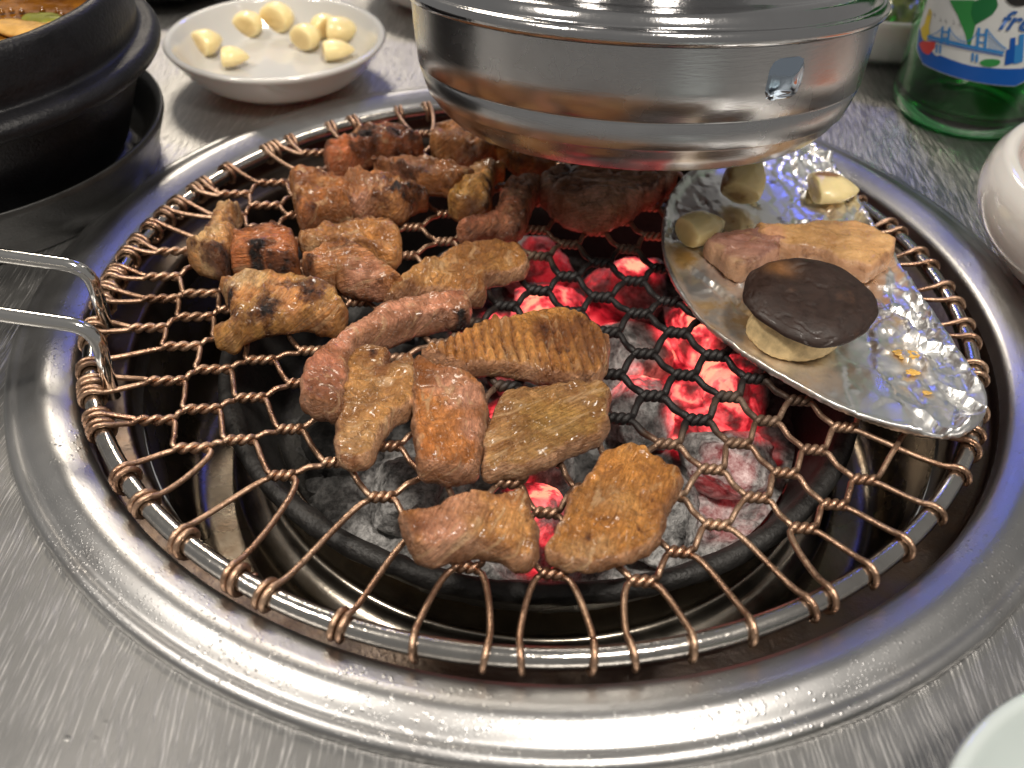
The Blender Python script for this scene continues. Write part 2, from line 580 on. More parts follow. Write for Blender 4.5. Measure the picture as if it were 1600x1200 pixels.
TABLE, COLLAR, WIRE, MEAT, FOIL, COAL, GLASS, SOUP = m_table(), m_collar(), m_wire(), m_meat('grilled_meat_surface'), m_foil(), m_coal(), m_glass(), m_soup()
PORK = m_meat('fatty_pork_surface', 0.12, 0.14, 0.4, 0.3)
RIM_STEEL = m_steel('grill_rim_steel', (0.50, 0.48, 0.45), 0.10, 0.24, 0.25, None, 0.35)
ROD_STEEL = m_steel('handle_rod_steel', (0.62, 0.61, 0.59), 0.08, 0.16, 0.05)
HOOD_STEEL = m_steel('hood_steel', (0.47, 0.47, 0.475), 0.20, 0.31, 0.12, (200, 200, 1800), 0.10)
BASIN_STEEL = m_steel('shaded_basin_steel', (0.17, 0.145, 0.115), 0.18, 0.36, 0.15, None, 0.75)  # greasy steel, base darkened to carry the shade under the grill
LEDGE_STEEL = m_steel('burnt_shaded_ledge_steel', (0.10, 0.08, 0.068), 0.28, 0.48, 0.4, None, 0.8)  # burnt steel, darkened further so its colour holds the gap's shade
IRON = m_plain('black_cast_iron', (0.022, 0.021, 0.020), 0.5, 0.0, 0.9, 600.0, vary=0.4)
PORCELAIN = m_plain('white_porcelain', (0.58, 0.565, 0.54), 0.14, coat=0.6, sss=0.05, vary=0.02)
PALE_GLAZE = m_plain('pale_green_glaze', (0.52, 0.58, 0.57), 0.16, coat=0.6, vary=0.02)
STONE = m_plain('black_glazed_earthenware', (0.008, 0.008, 0.010), 0.40, 0.0, 0.5, 700.0, coat=0.0, vary=0.3, Specular_IOR_Level=0.28)
PLASTIC = m_plain('black_melamine', (0.020, 0.020, 0.019), 0.36, 0.0, 0.3, 900.0, vary=0.2)
GARLIC = m_tinted('garlic_flesh', 0.32, 0.15, 160.0, 0.35, 0.25, 0.06)
SHROOM = m_tinted('mushroom_flesh', 0.62, 0.45, 330.0, 0.02, 0.05, 0.3, 0.0006)
FOOD = m_tinted('wet_side_dish', 0.25, 0.4, 180.0, 0.2, 0.4, 0.25)

# ------------------------------------------------------------------ table
def table():
    n = 160
    V, F = [], []
    hx, hy = 0.62, 0.52
    rows = []
    for ring in range(6):
        row = []
        for k in range(n):
            t = 2 * math.pi * k / n
            c, s = math.cos(t), math.sin(t)
            sq = min(hx / (abs(c) + 1e-9), hy / (abs(s) + 1e-9))
            if ring == 0: r, z = 0.158, -0.02
            elif ring == 1: r, z = 0.158, 0.0
            elif ring == 2: r, z = 0.158 + (sq - 0.158) * 0.5, 0.0
            elif ring == 3: r, z = sq - 0.003, 0.0
            elif ring == 4: r, z = sq, -0.003
            else: r, z = sq, -0.03
            row.append(len(V)); V.append((r * c, r * s, z))
        rows.append(row)
    for p, q in zip(rows, rows[1:]):
        for k in range(n):
            F.append((p[k], q[k], q[(k + 1) % n], p[(k + 1) % n]))
    mk('table_top', V, F, TABLE, kind='structure', smooth=False)


table()

# ------------------------------------------------------------------ collar, basin, fire pot
prof = rounded([(0.1662, 0.0003), (0.1660, 0.0022), (0.1642, 0.0032), (0.1620, 0.0030), (0.1590, 0.0046), (0.1560, 0.0056), (0.1535, 0.0054), (0.1500, 0.0042), (0.1474, 0.0030), (0.1461, 0.0018), (0.1455, -0.0030)], 0.0024, 6)
collar = empty('grill_collar', label='wide round stainless steel collar set into the table around the wire grill', category='collar')
V, F = lathe(prof, 240)
mk('collar_band', V, F, COLLAR, collar)
prof = rounded([(0.1455, -0.0030), (0.1450, -0.0085), (0.1350, -0.0100), (0.1338, -0.0125), (0.1325, -0.0220)], 0.0015, 4)
V, F = lathe(prof, 160)
mk('inner_ledge', V, F, LEDGE_STEEL, collar)
basin = empty('drip_basin', label='grease stained steel basin under the wire grill around the fire pot', category='basin')
prof = rounded([(0.1322, -0.0200), (0.1300, -0.0560), (0.1240, -0.0660), (0.0960, -0.0680), (0.0400, -0.0690)], 0.006, 6) + [(0.0, -0.0690)]
V, F = lathe(prof, 160)
mk('basin_wall', V, F, BASIN_STEEL, basin)
prof = rounded([(0.1120, -0.0675), (0.1100, -0.0560), (0.1040, -0.0520), (0.0985, -0.0520), (0.0960, -0.0400), (0.0930, -0.0400), (0.0930, -0.0675)], 0.003, 5)
V, F = lathe(prof, 160)
mk('holder_ring', V, F, m_steel('pot_holder_steel', (0.42, 0.38, 0.32), 0.14, 0.28, 0.1, None, 0.3), basin)
pot = empty('fire_pot', (0, 0, 0), label='black cast iron fire pot holding the glowing charcoal under the wire grill', category='fire pot')
PC = (0.0, -0.0050, 0.0)
prof = rounded([(0.0880, -0.0500), (0.0985, -0.0260), (0.1045, -0.0210), (0.1070, -0.0170), (0.1062, -0.0140), (0.1035, -0.0130), (0.1008, -0.0150), (0.0975, -0.0240), (0.0900, -0.0440), (0.0700, -0.0480)], 0.002, 4) + [(0, -0.0480)]
V, F = lathe(prof, 144, PC)
V = V + fbm(V * 260, 3, 5)[:, None] * 0.0005 * np.array([1, 1, 1])
mk('pot_bowl', V, F, IRON, pot)

# ------------------------------------------------------------------ charcoal
hot_px = [(790, 455, 45, 1.0), (850, 470, 50, 1.0), (905, 455, 50, 0.9), (990, 410, 45, 1.0), (930, 425, 40, 0.5), (960, 470, 50, 0.75), (1070, 500, 50, 1.0), (1010, 590, 50, 0.95),
          (1100, 550, 55, 1.0), (1090, 620, 50, 1.0), (1140, 600, 55, 0.9), (1180, 650, 50, 0.45), (760, 600, 45, 1.0), (745, 500, 40, 0.9), (840, 760, 40, 1.0), (845, 810, 35, 0.8),
          (1150, 740, 60, 0.28), (860, 395, 60, 0.35), (850, 880, 30, 0.3), (720, 890, 30, 0.35)]
ash_px = [(640, 700, 90, 1.0), (620, 790, 80, 0.9), (1000, 560, 70, 1.0), (1010, 490, 50, 0.8), (1060, 790, 130, 1.0), (1200, 720, 110, 1.0), (960, 600, 60, 0.8), (700, 880, 140, 0.9), (1180, 800, 90, 1.0),
          (650, 380, 90, 0.5), (1000, 830, 110, 0.9)]
HOT = [(U(x, y, -0.022)[:2], r / 4300.0, s) for x, y, r, s in hot_px]
ASH = [(U(x, y, -0.022)[:2], r / 4300.0, s) for x, y, r, s in ash_px]


def field(P, L):
    v = np.zeros(len(P))
    for c, r, s in L:
        d = np.linalg.norm(P[:, :2] - c, axis=1)
        v = np.maximum(v, s * (1 - sstep(0.55 * r, 1.40 * r, d)))
    return v


def coal(c, size, seed, label):
    V0, F = ico(4)
    r = np.random.default_rng(seed)
    V = V0 * np.array([1.0, 0.72, 0.60])
    # broken, faceted lump: cut by random planes
    for _ in range(9):
        nrm = r.normal(size=3); nrm /= np.linalg.norm(nrm)
        d = r.uniform(0.42, 0.72)
        h = V @ nrm - d
        V = V - np.where(h > 0, h * 0.9, 0)[:, None] * nrm
    V = V * (1 + 0.16 * fbm(V * 2.2 + seed * 3.1, 4, seed)[:, None])
    a, b = r.uniform(0, 6.28), r.uniform(-0.5, 0.5)
    Rz = np.array([[math.cos(a), -math.sin(a), 0], [math.sin(a), math.cos(a), 0], [0, 0, 1]])
    Rx = np.array([[1, 0, 0], [0, math.cos(b), -math.sin(b)], [0, math.sin(b), math.cos(b)]])
    V = (V * size) @ (Rz @ Rx).T + np.array(c)
    V = V + 0.0011 * fbm(V * 330, 3, seed)[:, None] * V0
    hot = field(V, HOT)
    hot = hot * (0.55 + 0.45 * sstep(-0.045, -0.026, V[:, 2]))
    ash = np.maximum(field(V, ASH), 0.55 * sstep(-0.05, -0.02, V[:, 0]))
    mk('charcoal_lump', V, F, COAL, attrs={'hot': hot, 'ash': ash}, label=label, category='charcoal', group='charcoal lumps in the fire pot')


HOURS = ['twelve', 'one', 'two', 'three', 'four', 'five', 'six', 'seven', 'eight', 'nine', 'ten', 'eleven']
slots = [('near the pot rim', 0.070, h, HOURS[h], 0.0190) for h in range(12)] + [('of the inner ring', 0.038, h, HOURS[h], 0.0185) for h in (0, 2, 4, 6, 8, 10)] + [('centre', 0.004, 0, '', 0.0190)]
for i, (where, rr, h, word, size) in enumerate(slots):
    a = math.pi / 2 - h * math.pi / 6 + rng.uniform(-0.09, 0.09)
    s = np.array([PC[0] + rr * math.cos(a), PC[1] + rr * math.sin(a)])
    hv, av = field(s[None], HOT)[0], field(s[None], ASH)[0]
    look = 'glowing red' if hv > 0.45 else 'grey ash covered' if av > 0.4 else 'dull black'
    lab = f'{look} charcoal lump in the middle of the fire pot' if not word else f"{look} charcoal lump {where} of coals at {word} o'clock" if 'inner' in where else f"{look} charcoal lump {where} at {word} o'clock"
    lab = lab.replace('of the inner ring of coals', 'in the inner ring of coals')
    z = -0.0335 + rng.uniform(-0.002, 0.003) - (0.008 if s[0] < -0.05 else 0)
    coal((s[0], s[1], z), size * rng.uniform(0.95, 1.15), 100 + i, lab)
P, F, D = fill(np.array([(PC[0] + 0.091 * math.cos(t), PC[1] + 0.091 * math.sin(t)) for t in np.linspace(0, 2 * math.pi, 120, endpoint=False)]), 0.0016)
z = -0.0405 + 0.005 * fbm(P * 95, 4, 91) + 0.003 * np.abs(fbm(P * 220, 3, 92)) - 0.006 * sstep(0.05, 0.09, -P[:, 0])
V = np.c_[P, z]
mk('charcoal_rubble', V, F, COAL, attrs={'hot': field(V, HOT) * 0.9, 'ash': np.maximum(field(V, ASH) * 0.9, 0.2)}, label='crumbled charcoal and ash lying between the lumps in the fire pot', category='charcoal', kind='stuff')

# ------------------------------------------------------------------ wire grill
grill = empty('wire_grill', label='round copper brown wire grill with twisted mesh and steel rim over the coals', category='grill')
RC, RR, RZ, RT = np.array([-0.0028, -0.0052]), 0.1369, 0.0055, 0.0026
t = np.linspace(0, 2 * math.pi, 260, endpoint=False)
V, F = tube(np.c_[RC[0] + RR * np.cos(t), RC[1] + RR * np.sin(t), np.full(len(t), RZ)], RT, 12, closed=True)
mk('rim', V, F, RIM_STEEL, grill)


def bend(pts, r=0.006, n=7):
    P = [np.array(p, float) for p in pts]
    out = [P[0]]
    for i in range(1, len(P) - 1):
        a, b, c = P[i - 1], P[i], P[i + 1]
        la, lc = np.linalg.norm(a - b), np.linalg.norm(c - b)
        d = min(r, la * 0.45, lc * 0.45)
        s, e = b + (a - b) / la * d, b + (c - b) / lc * d
        out += [(1 - q) ** 2 * s + 2 * q * (1 - q) * b + q * q * e for q in np.linspace(0, 1, n)]
    out.append(P[-1])
    return np.array(out)


f1, f2 = U(170, 517, 0.004), U(177, 620, 0.004)
b1, b2 = U(138, 418, 0.027), U(148, 512, 0.027)
e1, e2 = U(0, 399, 0.031), U(0, 491, 0.031)
x1, x2 = b1 + (e1 - b1) * 5.0, b2 + (e2 - b2) * 5.0
V, F = tube(bend([f1, b1, x1, x2, b2, f2], 0.007), 0.0021, 12)
mk('handle', V, F, ROD_STEEL, grill, label='bent steel rod handle')

P0, A, B = np.array([0.0312, -0.0163]), np.array([0.0101, 0.0093]), np.array([0.0110, -0.0096])
RW = 0.00082
SOOT_C = U(985, 510, 0.008)[:2]


def lat(i, j):
    p = P0 + i * A + j * B
    s = 1 - 0.24 * float(sstep(0.02, 0.115, np.array(-p[0])))
    y = -0.008 + (p[1] + 0.008) * s
    if p[0] < -0.03: p = np.array([-0.03 + (p[0] + 0.03) * 1.22, p[1]])
    w = 0.0016
    return np.array([p[0] + w * float(vnoise(np.array([[i * 0.7 + 3, j * 0.7]]), 3)[0]), y + w * float(vnoise(np.array([[i * 0.7, j * 0.7 + 9]]), 4)[0])])


def hermite(p, m0, q, m1, n):
    out = []
    for k in range(1, n):
        s = k / n
        out.append((2 * s ** 3 - 3 * s * s + 1) * p + (s ** 3 - 2 * s * s + s) * m0 + (-2 * s ** 3 + 3 * s * s) * q + (s ** 3 - s * s) * m1)
    return out


NODES = {}
for i in range(-34, 35):
    for j in range(-34, 35):
        p = lat(i, j)
        an = math.degrees(math.atan2(p[1] - RC[1], p[0] - RC[0])) % 360
        lim = RR - (0.0125 + 0.0145 * math.exp(-((an - 243) / 17.0) ** 2) + (0.0045 if 262 < an < 330 else 0))
        if np.linalg.norm(p - RC) < lim: NODES[(i, j)] = p


def end_loop(e, tang, diag, first, last_z):
    """curve from a twist's end to the rim and round it"""
    rad = (e[:2] - RC); rad /= np.linalg.norm(rad)
    d = diag / np.linalg.norm(diag)
    mixd = d * 0.34 + rad * 0.9
    mixd /= np.linalg.norm(mixd)
    o = e[:2] - RC
    b = o @ mixd
    s = -b + math.sqrt(max(b * b - (o @ o - RR * RR), 0))
    qp = o + mixd * s
    psi = math.atan2(qp[1], qp[0])
    turns = rng.uniform(1.55, 1.85) if math.cos(psi) < -0.25 else rng.uniform(0.42, 0.60)
    adv = (1 if rng.uniform() < 0.5 else -1) * 2.5 * RW / RR
    H = []
    R2 = RT + RW * 1.05
    for ph in np.arange(50, 50 + 360 * turns, 20):
        a = psi + adv * (ph - 50) / 360.0
        rho = np.array([math.cos(a), math.sin(a)])
        f = math.radians(ph)
        c = RC + rho * RR
        off = -rho * R2 * math.cos(f)
        H.append(np.array([c[0] + off[0], c[1] + off[1], RZ + R2 * math.sin(f)]))
    L = np.linalg.norm(H[0] - e)
    m1 = (H[1] - H[0]); m1 = m1 / np.linalg.norm(m1)
    return hermite(e, np.array([*tang, 0.0]) * L * 0.62, H[0], m1 * L * 0.5, 9) + H


def strand(seq, kind):
    """one wire through its crossings; kind +1 climbs away from the camera to the right, -1 comes towards it"""
    pts = []
    prev = None
    diag = A if kind > 0 else B
    seqn = len(seq)
    for idx, key in enumerate(seq):
        c = NODES[key]
        tdir = np.array([1.0, 0.10 if c[0] < -0.03 else -0.03]); tdir /= np.linalg.norm(tdir)
        nd = np.array([-tdir[1], tdir[0]])
        lh = 0.0031 + 0.0024 * float(sstep(0.06, 0.11, np.array(-c[0])))
        zc = 0.0062 + 0.0005 * float(vnoise(np.array([[key[0] * 0.9, key[1] * 0.9]]), 9)[0])
        seg = []
        N = 20
        for k in range(N + 1):
            w = k / N
            th = 3 * math.pi * w + (0 if kind > 0 else math.pi)
            grow = 1.06
            lat_ = -RW * grow * math.cos(th)
            z = zc + RW * grow * math.sin(th)
            q = c + tdir * (w * 2 - 1) * lh + nd * lat_
            seg.append(np.array([q[0], q[1], z]))
        tin = seg[1] - seg[0]; tin /= np.linalg.norm(tin)
        if prev is None:
            head = end_loop(seg[0], -tin[:2], -diag, True, zc)
            pts += head[::-1]
        else:
            pe, tout = prev
            L = np.linalg.norm(seg[0] - pe)
            up = np.array([0, 0, 0.45 if kind > 0 else -0.3])
            g = np.array([*diag, 0]) / np.linalg.norm(diag)
            mid = (pe + seg[0]) / 2 + np.array([0, 0, 0.0007 if kind > 0 else -0.0006])
            m = (seg[0] - pe)
            pts += hermite(pe, tout * L * 0.32, mid, m * 0.5, 5) + [mid] + hermite(mid, m * 0.5, seg[0], tin * L * 0.32, 5)
        pts += seg
        tout = seg[-1] - seg[-2]; tout /= np.linalg.norm(tout)
        prev = (seg[-1], tout)
    pts += end_loop(prev[0], prev[1][:2], diag, False, 0)
    P = np.array(pts)
    d = np.linalg.norm((P[:, :2] - SOOT_C) * np.array([0.92, 1.0]), axis=1)
    soot = 1 - sstep(0.040, 0.062, d + 0.010 * fbm(P * 90, 3, 21))
    burnt = 0.55 * (1 - sstep(0.06, 0.095, d)) * (0.5 + 0.5 * fbm(P * 150, 3, 33))
    soot = np.clip(np.maximum(soot, burnt), 0, 1)
    rad = RW * (1 + 0.42 * soot ** 2 * (0.75 + 0.9 * fbm(P * 420, 3, 5)))
    sides = 8
    V, F = tube(P, rad, sides)
    mk('wire', V, F, WIRE, grill, attrs={'soot': np.repeat(soot, sides)})


for j in range(-34, 35):
    seq = sorted([k for k in NODES if k[1] == j])
    if seq: strand(seq, 1)
for i in range(-34, 35):
    seq = sorted([k for k in NODES if k[0] == i], key=lambda k: k[1])
    if seq: strand(seq, -1)

# ------------------------------------------------------------------ meat
BROWN, GOLD, PINK, OLIVE, DARK, PALE = (0.36, 0.155, 0.058), (0.54, 0.255, 0.090), (0.68, 0.32, 0.20), (0.38, 0.22, 0.09), (0.17, 0.048, 0.014), (0.74, 0.50, 0.25)
C5, C6, C2 = (280, 160, 2.7586), (440, 440, 2.4242), (600, 0, 3.0)
NET = 0.0076


def edge_loop(px, z0, T, step):
    """outline as the photograph shows it: far edges are the slice's upper rim, near edges its foot"""
    P = np.array(px, float)
    S = 0.55 * smooth_poly(P, 6) + 0.45 * np.concatenate([[P[k] + (P[(k + 1) % len(P)] - P[k]) * w for w in np.arange(6) / 6.0] for k in range(len(P))])
    T_ = np.roll(S, -3, 0) - np.roll(S, 3, 0)
    T_ /= np.linalg.norm(T_, axis=1)[:, None] + 1e-9
    N = np.c_[T_[:, 1], -T_[:, 0]]
    area = 0.5 * np.sum(S[:, 0] * np.roll(S[:, 1], -1) - np.roll(S[:, 0], -1) * S[:, 1])
    if area < 0: N = -N
    up = 0.5 - 0.5 * N[:, 1]
    for _ in range(4): up = 0.25 * np.roll(up, 1) + 0.5 * up + 0.25 * np.roll(up, -1)
    z = z0 + T * (0.08 + 0.80 * up)
    R = resample(np.array([U(x, y, zz)[:2] for (x, y), zz in zip(S, z)]), step)
    for _ in range(4): R = 0.25 * np.roll(R, 1, 0) + 0.5 * R + 0.25 * np.roll(R, -1, 0)
    return R


def meat(label, c, outline, T=0.008, base=BROWN, second=GOLD, amount=0.5, pinks=(), chars=(), pales=(), darks=(), lumps=(), stripe=None, z0=NET, edge=0.6, wav=1.0,
         sheet=MEAT, name='grilled_meat', cat='meat', seed=1, group='pieces of meat on the grill', side=None, step=0.0008, tilt=(0, 0), brown=0.55, fibre=None, echar=None):
    T = T * (0.76 if seed >= 25 else 0.92)
    Bd = edge_loop(crop(*c, outline), z0, T, step)
    cen = Bd.mean(0)
    tg = np.roll(Bd, -1, 0) - np.roll(Bd, 1, 0)
    tg /= np.linalg.norm(tg, axis=1)[:, None] + 1e-9
    nv = np.c_[tg[:, 1], -tg[:, 0]]
    if np.sum(Bd[:, 0] * np.roll(Bd[:, 1], -1) - np.roll(Bd[:, 0], -1) * Bd[:, 1]) < 0: nv = -nv
    Bd = Bd + nv * (0.0008 + 0.0013 * fbm(Bd * 230, 4, seed, 0.6))[:, None]
    spots_ = lambda L: [(U(*crop(*c, [(q[0], q[1])])[0], z0 + T)[:2], q[2] / c[2] / 4700.0, q[3]) for q in L]
    lum = spots_(lumps)
    er = max(0.0008, T * edge * 0.26)
    ext = max(np.ptp(Bd[:, 0]), np.ptp(Bd[:, 1]))
    if fibre is None: fibre = rng.uniform(0, math.pi)
    fd = np.array([math.cos(fibre), math.sin(fibre)])
    fn = np.array([-fd[1], fd[0]])

    def wave(p):
        h = 0.0013 * wav * fbm(p * 60, 2, seed + 1) + 0.0008 * wav * fbm(p * 190, 3, seed + 2) + 0.00030 * fbm(p * 560, 3, seed + 3)
        fu, fv = p @ fd, p @ fn
        h = h + 0.00045 * wav * fbm(np.c_[fu * 110, fv * 620], 3, seed + 5)
        rg = 1 - np.abs(fbm(np.c_[fu * 60, fv * 190], 3, seed + 4)) * 2.4
        h = h - 0.0013 * wav * np.clip(rg, 0, 1) ** 4
        rp = 1 - np.abs(fbm(p * 125 + 7, 3, seed + 9)) * 2.3
        h = h + 0.0009 * wav * np.clip(rp, 0, 1) ** 2
        if stripe is not None:
            ang, freq, amp = stripe
            u = p @ np.array([math.cos(ang), math.sin(ang)])
            ph = u * freq + 1.9 * fbm(p * 60, 2, seed + 6)
            h = h + amp * (np.abs(np.sin(ph)) ** 0.7 - 0.6) * sstep(-0.25, 0.25, fbm(p * 45, 2, seed + 7) + 0.25)
        for q, r, a in lum:
            h = h + a * 0.001 * np.exp(-((p - q) ** 2).sum(1) / (r * r))
        return h + (p - cen) @ np.array(tilt)

    Bt = Bd - nv * 0.0005
    pts, F, d = fill(Bt, step)
    w = np.clip(d / er, 0, 1)
    zt = z0 + T * (0.90 + 0.10 * np.sqrt(np.clip(1 - (1 - w) ** 2, 0, 1))) + wave(pts) * (0.55 + 0.45 * w)
    nb = len(Bt)
    # the triangulation keeps the boundary points first and in order
    V = [np.c_[pts, zt]]
    faces = []
    for t in F:
        a, b, cc = t
        cr = (pts[b][0] - pts[a][0]) * (pts[cc][1] - pts[a][1]) - (pts[b][1] - pts[a][1]) * (pts[cc][0] - pts[a][0])
        faces.append((a, b, cc) if cr > 0 else (a, cc, b))
    n0 = len(pts)
    rows = [np.arange(nb)]
    D = [d]
    kk = n0
    for f, bulge in ((0.70, 0.0001), (0.45, 0.0002), (0.18, 0.0), (0.0, -0.0007)):
        q = Bd + nv * (bulge + 0.0006 * fbm(np.c_[Bd * 260, np.full(nb, f * 3)], 3, seed + 13))[:, None]
        zz = z0 + (zt[:nb] - z0) * f
        V.append(np.c_[q, np.maximum(zz, z0)])
        rows.append(np.arange(kk, kk + nb)); kk += nb
        D.append(np.zeros(nb))
    ccw = np.sum(Bd[:, 0] * np.roll(Bd[:, 1], -1) - np.roll(Bd[:, 0], -1) * Bd[:, 1]) > 0
    for ra, rb in zip(rows, rows[1:]):
        for k in range(nb):
            k2 = (k + 1) % nb
            f4 = (int(ra[k]), int(rb[k]), int(rb[k2]), int(ra[k2]))
            faces.append(f4 if ccw else f4[::-1])
    low = [int(x) for x in rows[-1]]
    faces.append(tuple(low[::-1]) if ccw else tuple(low))
    V = np.vstack(V)
    D = np.concatenate(D)
    # colour
    base, second = np.array(base) * np.array((1.30, 1.20, 1.10)) * (1.8 if seed < 25 else 1), np.array(second) * np.array((1.28, 1.18, 1.05)) * (1.4 if seed < 25 else 1)
    base, second = base * min(1, 0.62 / base.max()), second * min(1, 0.66 / second.max())
    n = fbm(V * 80, 4, seed + 20)
    m = sstep(-0.28 - 0.5 * (amount - 0.5), 0.35 - 0.8 * (amount - 0.5), n)[:, None]
    Cc = base * (1 - m) + second * m

    Cc = Cc * (1 + 0.42 * fbm(V * 45, 2, seed + 81) + 0.20 * fbm(V * 130, 2, seed + 82))[:, None]

    def blend(L, colour):
        nonlocal Cc
        for q, r, a in spots_(L):
            dd = np.sqrt(((V[:, :2] - q) ** 2).sum(1)) + r * 0.55 * fbm(V * 170, 3, seed + 41)
            w_ = (a * (1 - sstep(0.45 * r, 1.3 * r, dd)))[:, None]
            Cc = Cc * (1 - w_) + np.array(colour) * w_
    blend(pinks, PINK); blend(pales, PALE); blend(darks, DARK)
    if stripe is not None:
        u = V[:, :2] @ np.array([math.cos(stripe[0]), math.sin(stripe[0])])
        g = 1 - np.abs(np.sin(u * stripe[1] + 1.9 * fbm(V[:, :2] * 60, 2, seed + 6)))
        w_ = (sstep(0.45, 0.9, g) * 0.75 * sstep(-0.25, 0.25, fbm(V[:, :2] * 45, 2, seed + 7) + 0.25))[:, None]
        Cc = Cc * (1 - w_) + np.array(DARK) * w_
    if side is None and seed >= 25: side = (0.58, 0.32, 0.20)
    if side is not None:
        w_ = ((1 - sstep(0.0, 0.0008, D)) * 0.65)[:, None]
        Cc = Cc * (1 - w_) + np.array(side) * w_
    # browned rim and ridges
    rim_ = (1 - sstep(0.0, 0.0034, D)) * sstep(-0.15, 0.35, fbm(V * 120, 3, seed + 71)) * brown
    rid = np.maximum(sstep(0.10, 0.55, fbm(V * 150, 3, seed + 61)) * 0.30 * sstep(0.001, 0.003, D), rim_)
    Cc = Cc * (1 - rid[:, None]) + DARKMIX * rid[:, None]
    ch = np.zeros(len(V))
    for q, r, a in spots_(chars):
        dd = np.sqrt(((V[:, :2] - q) ** 2).sum(1)) + r * 1.1 * fbm(V * 230, 4, seed + 51)
        ch = np.maximum(ch, 0.85 * a * (1 - sstep(0.2 * r, 1.5 * r, dd)))
    if echar is None: echar = 0.58 if seed < 25 else 0.28
    ch = np.maximum(ch, echar * (1 - sstep(0.0005, 0.0034, D)) * sstep(0.02, 0.38, fbm(V * 105, 3, seed + 91)) * sstep(z0 + 0.3 * T, z0 + 0.7 * T, V[:, 2]))
    return mk(name, V, faces, sheet, colours=Cc / np.maximum(1, Cc.max(1, keepdims=True) / 0.78), attrs={'char': ch, 'fibre_u': V[:, :2] @ fd, 'fibre_v': V[:, :2] @ fn + V[:, 2]}, label=label, category=cat, group=group)


DARKMIX = np.array((0.25, 0.088, 0.022))

# the far cluster, behind
meat('dark red charred meat piece at the far edge, left of the others', C5, [(650, 200), (720, 165), (800, 120), (900, 95), (980, 105), (1035, 180), (1055, 225), (970, 262), (860, 268), (770, 285), (705, 325), (660, 305), (645, 240)],
     0.012, (0.20, 0.06, 0.02), (0.36, 0.15, 0.05), 0.4, chars=[(800, 150, 60, 1), (930, 130, 70, 1), (1000, 140, 40, .9), (870, 120, 40, .7)], pales=[(680, 280, 40, .8)], lumps=[(860, 180, 130, 2)], edge=0.9, seed=11, wav=1.7)
meat('brown meat lump partly behind the steel hood at the far edge', C5, [(1105, 120), (1160, 80), (1230, 85), (1290, 130), (1360, 190), (1335, 250), (1270, 290), (1200, 290), (1130, 255), (1085, 200)],
     0.013, BROWN, GOLD, 0.6, chars=[(1250, 110, 50, .9), (1160, 75, 30, .9)], lumps=[(1200, 170, 90, 2)], edge=0.9, seed=12, wav=1.7)
meat('orange brown meat piece tucked under the front of the steel hood', C2, [(440, 640), (500, 610), (580, 630), (700, 725), (800, 770), (780, 850), (650, 830), (570, 770), (470, 740)],
     0.012, (0.34, 0.15, 0.04), GOLD, 0.6, pinks=[(690, 790, 60, .5)], chars=[(760, 800, 40, .8)], edge=0.9, seed=13, wav=1.6)
meat('large reddish meat slab under the steel hood beside the foil', C2, [(745, 850), (800, 800), (870, 780), (1000, 770), (1150, 790), (1330, 800), (1375, 840), (1300, 915), (1180, 1000), (1080, 1060), (980, 1095), (880, 1065), (800, 1015), (750, 930)],
     0.012, (0.40, 0.21, 0.15), (0.50, 0.30, 0.22), 0.5, pinks=[(1150, 880, 110, .5), (900, 1030, 60, .5)], darks=[(860, 900, 80, .6)], chars=[(1345, 830, 40, 1), (830, 830, 50, .7), (880, 800, 40, .7)], lumps=[(950, 900, 150, 2.5)], edge=0.8, wav=1.3, seed=14)
meat('glossy golden fatty meat piece curled left of the hood', C5, [(1280, 275), (1350, 245), (1405, 280), (1400, 330), (1345, 345), (1335, 440), (1315, 505), (1225, 515), (1175, 475), (1165, 405), (1230, 340)],
     0.011, GOLD, (0.58, 0.33, 0.09), 0.6, chars=[(1365, 350, 45, 1), (1355, 420, 40, 1)], lumps=[(1300, 330, 70, 2), (1220, 440, 70, 1.5)], edge=0.9, seed=15, wav=1.7)
meat('pink meat strip bent beside the golden fatty piece', C5, [(1195, 550), (1255, 495), (1350, 480), (1395, 410), (1440, 325), (1540, 315), (1570, 385), (1510, 450), (1490, 525), (1445, 592), (1330, 600), (1220, 605)],
     0.010, (0.44, 0.17, 0.10), PINK, 0.6, pinks=[(1270, 540, 80, .8), (1470, 400, 60, .6)], darks=[(1440, 360, 50, .7)], chars=[(1440, 480, 40, .5)], lumps=[(1480, 400, 90, 2)], seed=16, wav=1.5)
meat('pinkish orange meat strip lying across the far cluster', C5, [(828, 265), (870, 240), (940, 232), (1050, 240), (1150, 260), (1250, 290), (1275, 335), (1180, 405), (1100, 395), (1040, 388), (960, 352), (880, 312)],
     0.009, (0.36, 0.15, 0.05), (0.46, 0.20, 0.08), 0.5, pinks=[(940, 290, 110, .95)], chars=[(990, 370, 40, .6)], z0=NET + 0.004, lumps=[(1150, 320, 80, 1.5)], seed=17, wav=1.4)
meat('dark glossy meat piece with a folded left end', C5, [(488, 345), (520, 298), (600, 300), (690, 325), (730, 360), (725, 440), (750, 505), (690, 532), (600, 535), (550, 562), (518, 485)],
     0.011, (0.20, 0.075, 0.022), (0.37, 0.17, 0.05), 0.45, darks=[(540, 340, 90, .8), (560, 480, 60, .5)], chars=[(630, 310, 50, .5)], lumps=[(540, 380, 60, 2), (650, 430, 70, 1.5)], edge=0.9, seed=18, wav=1.8)
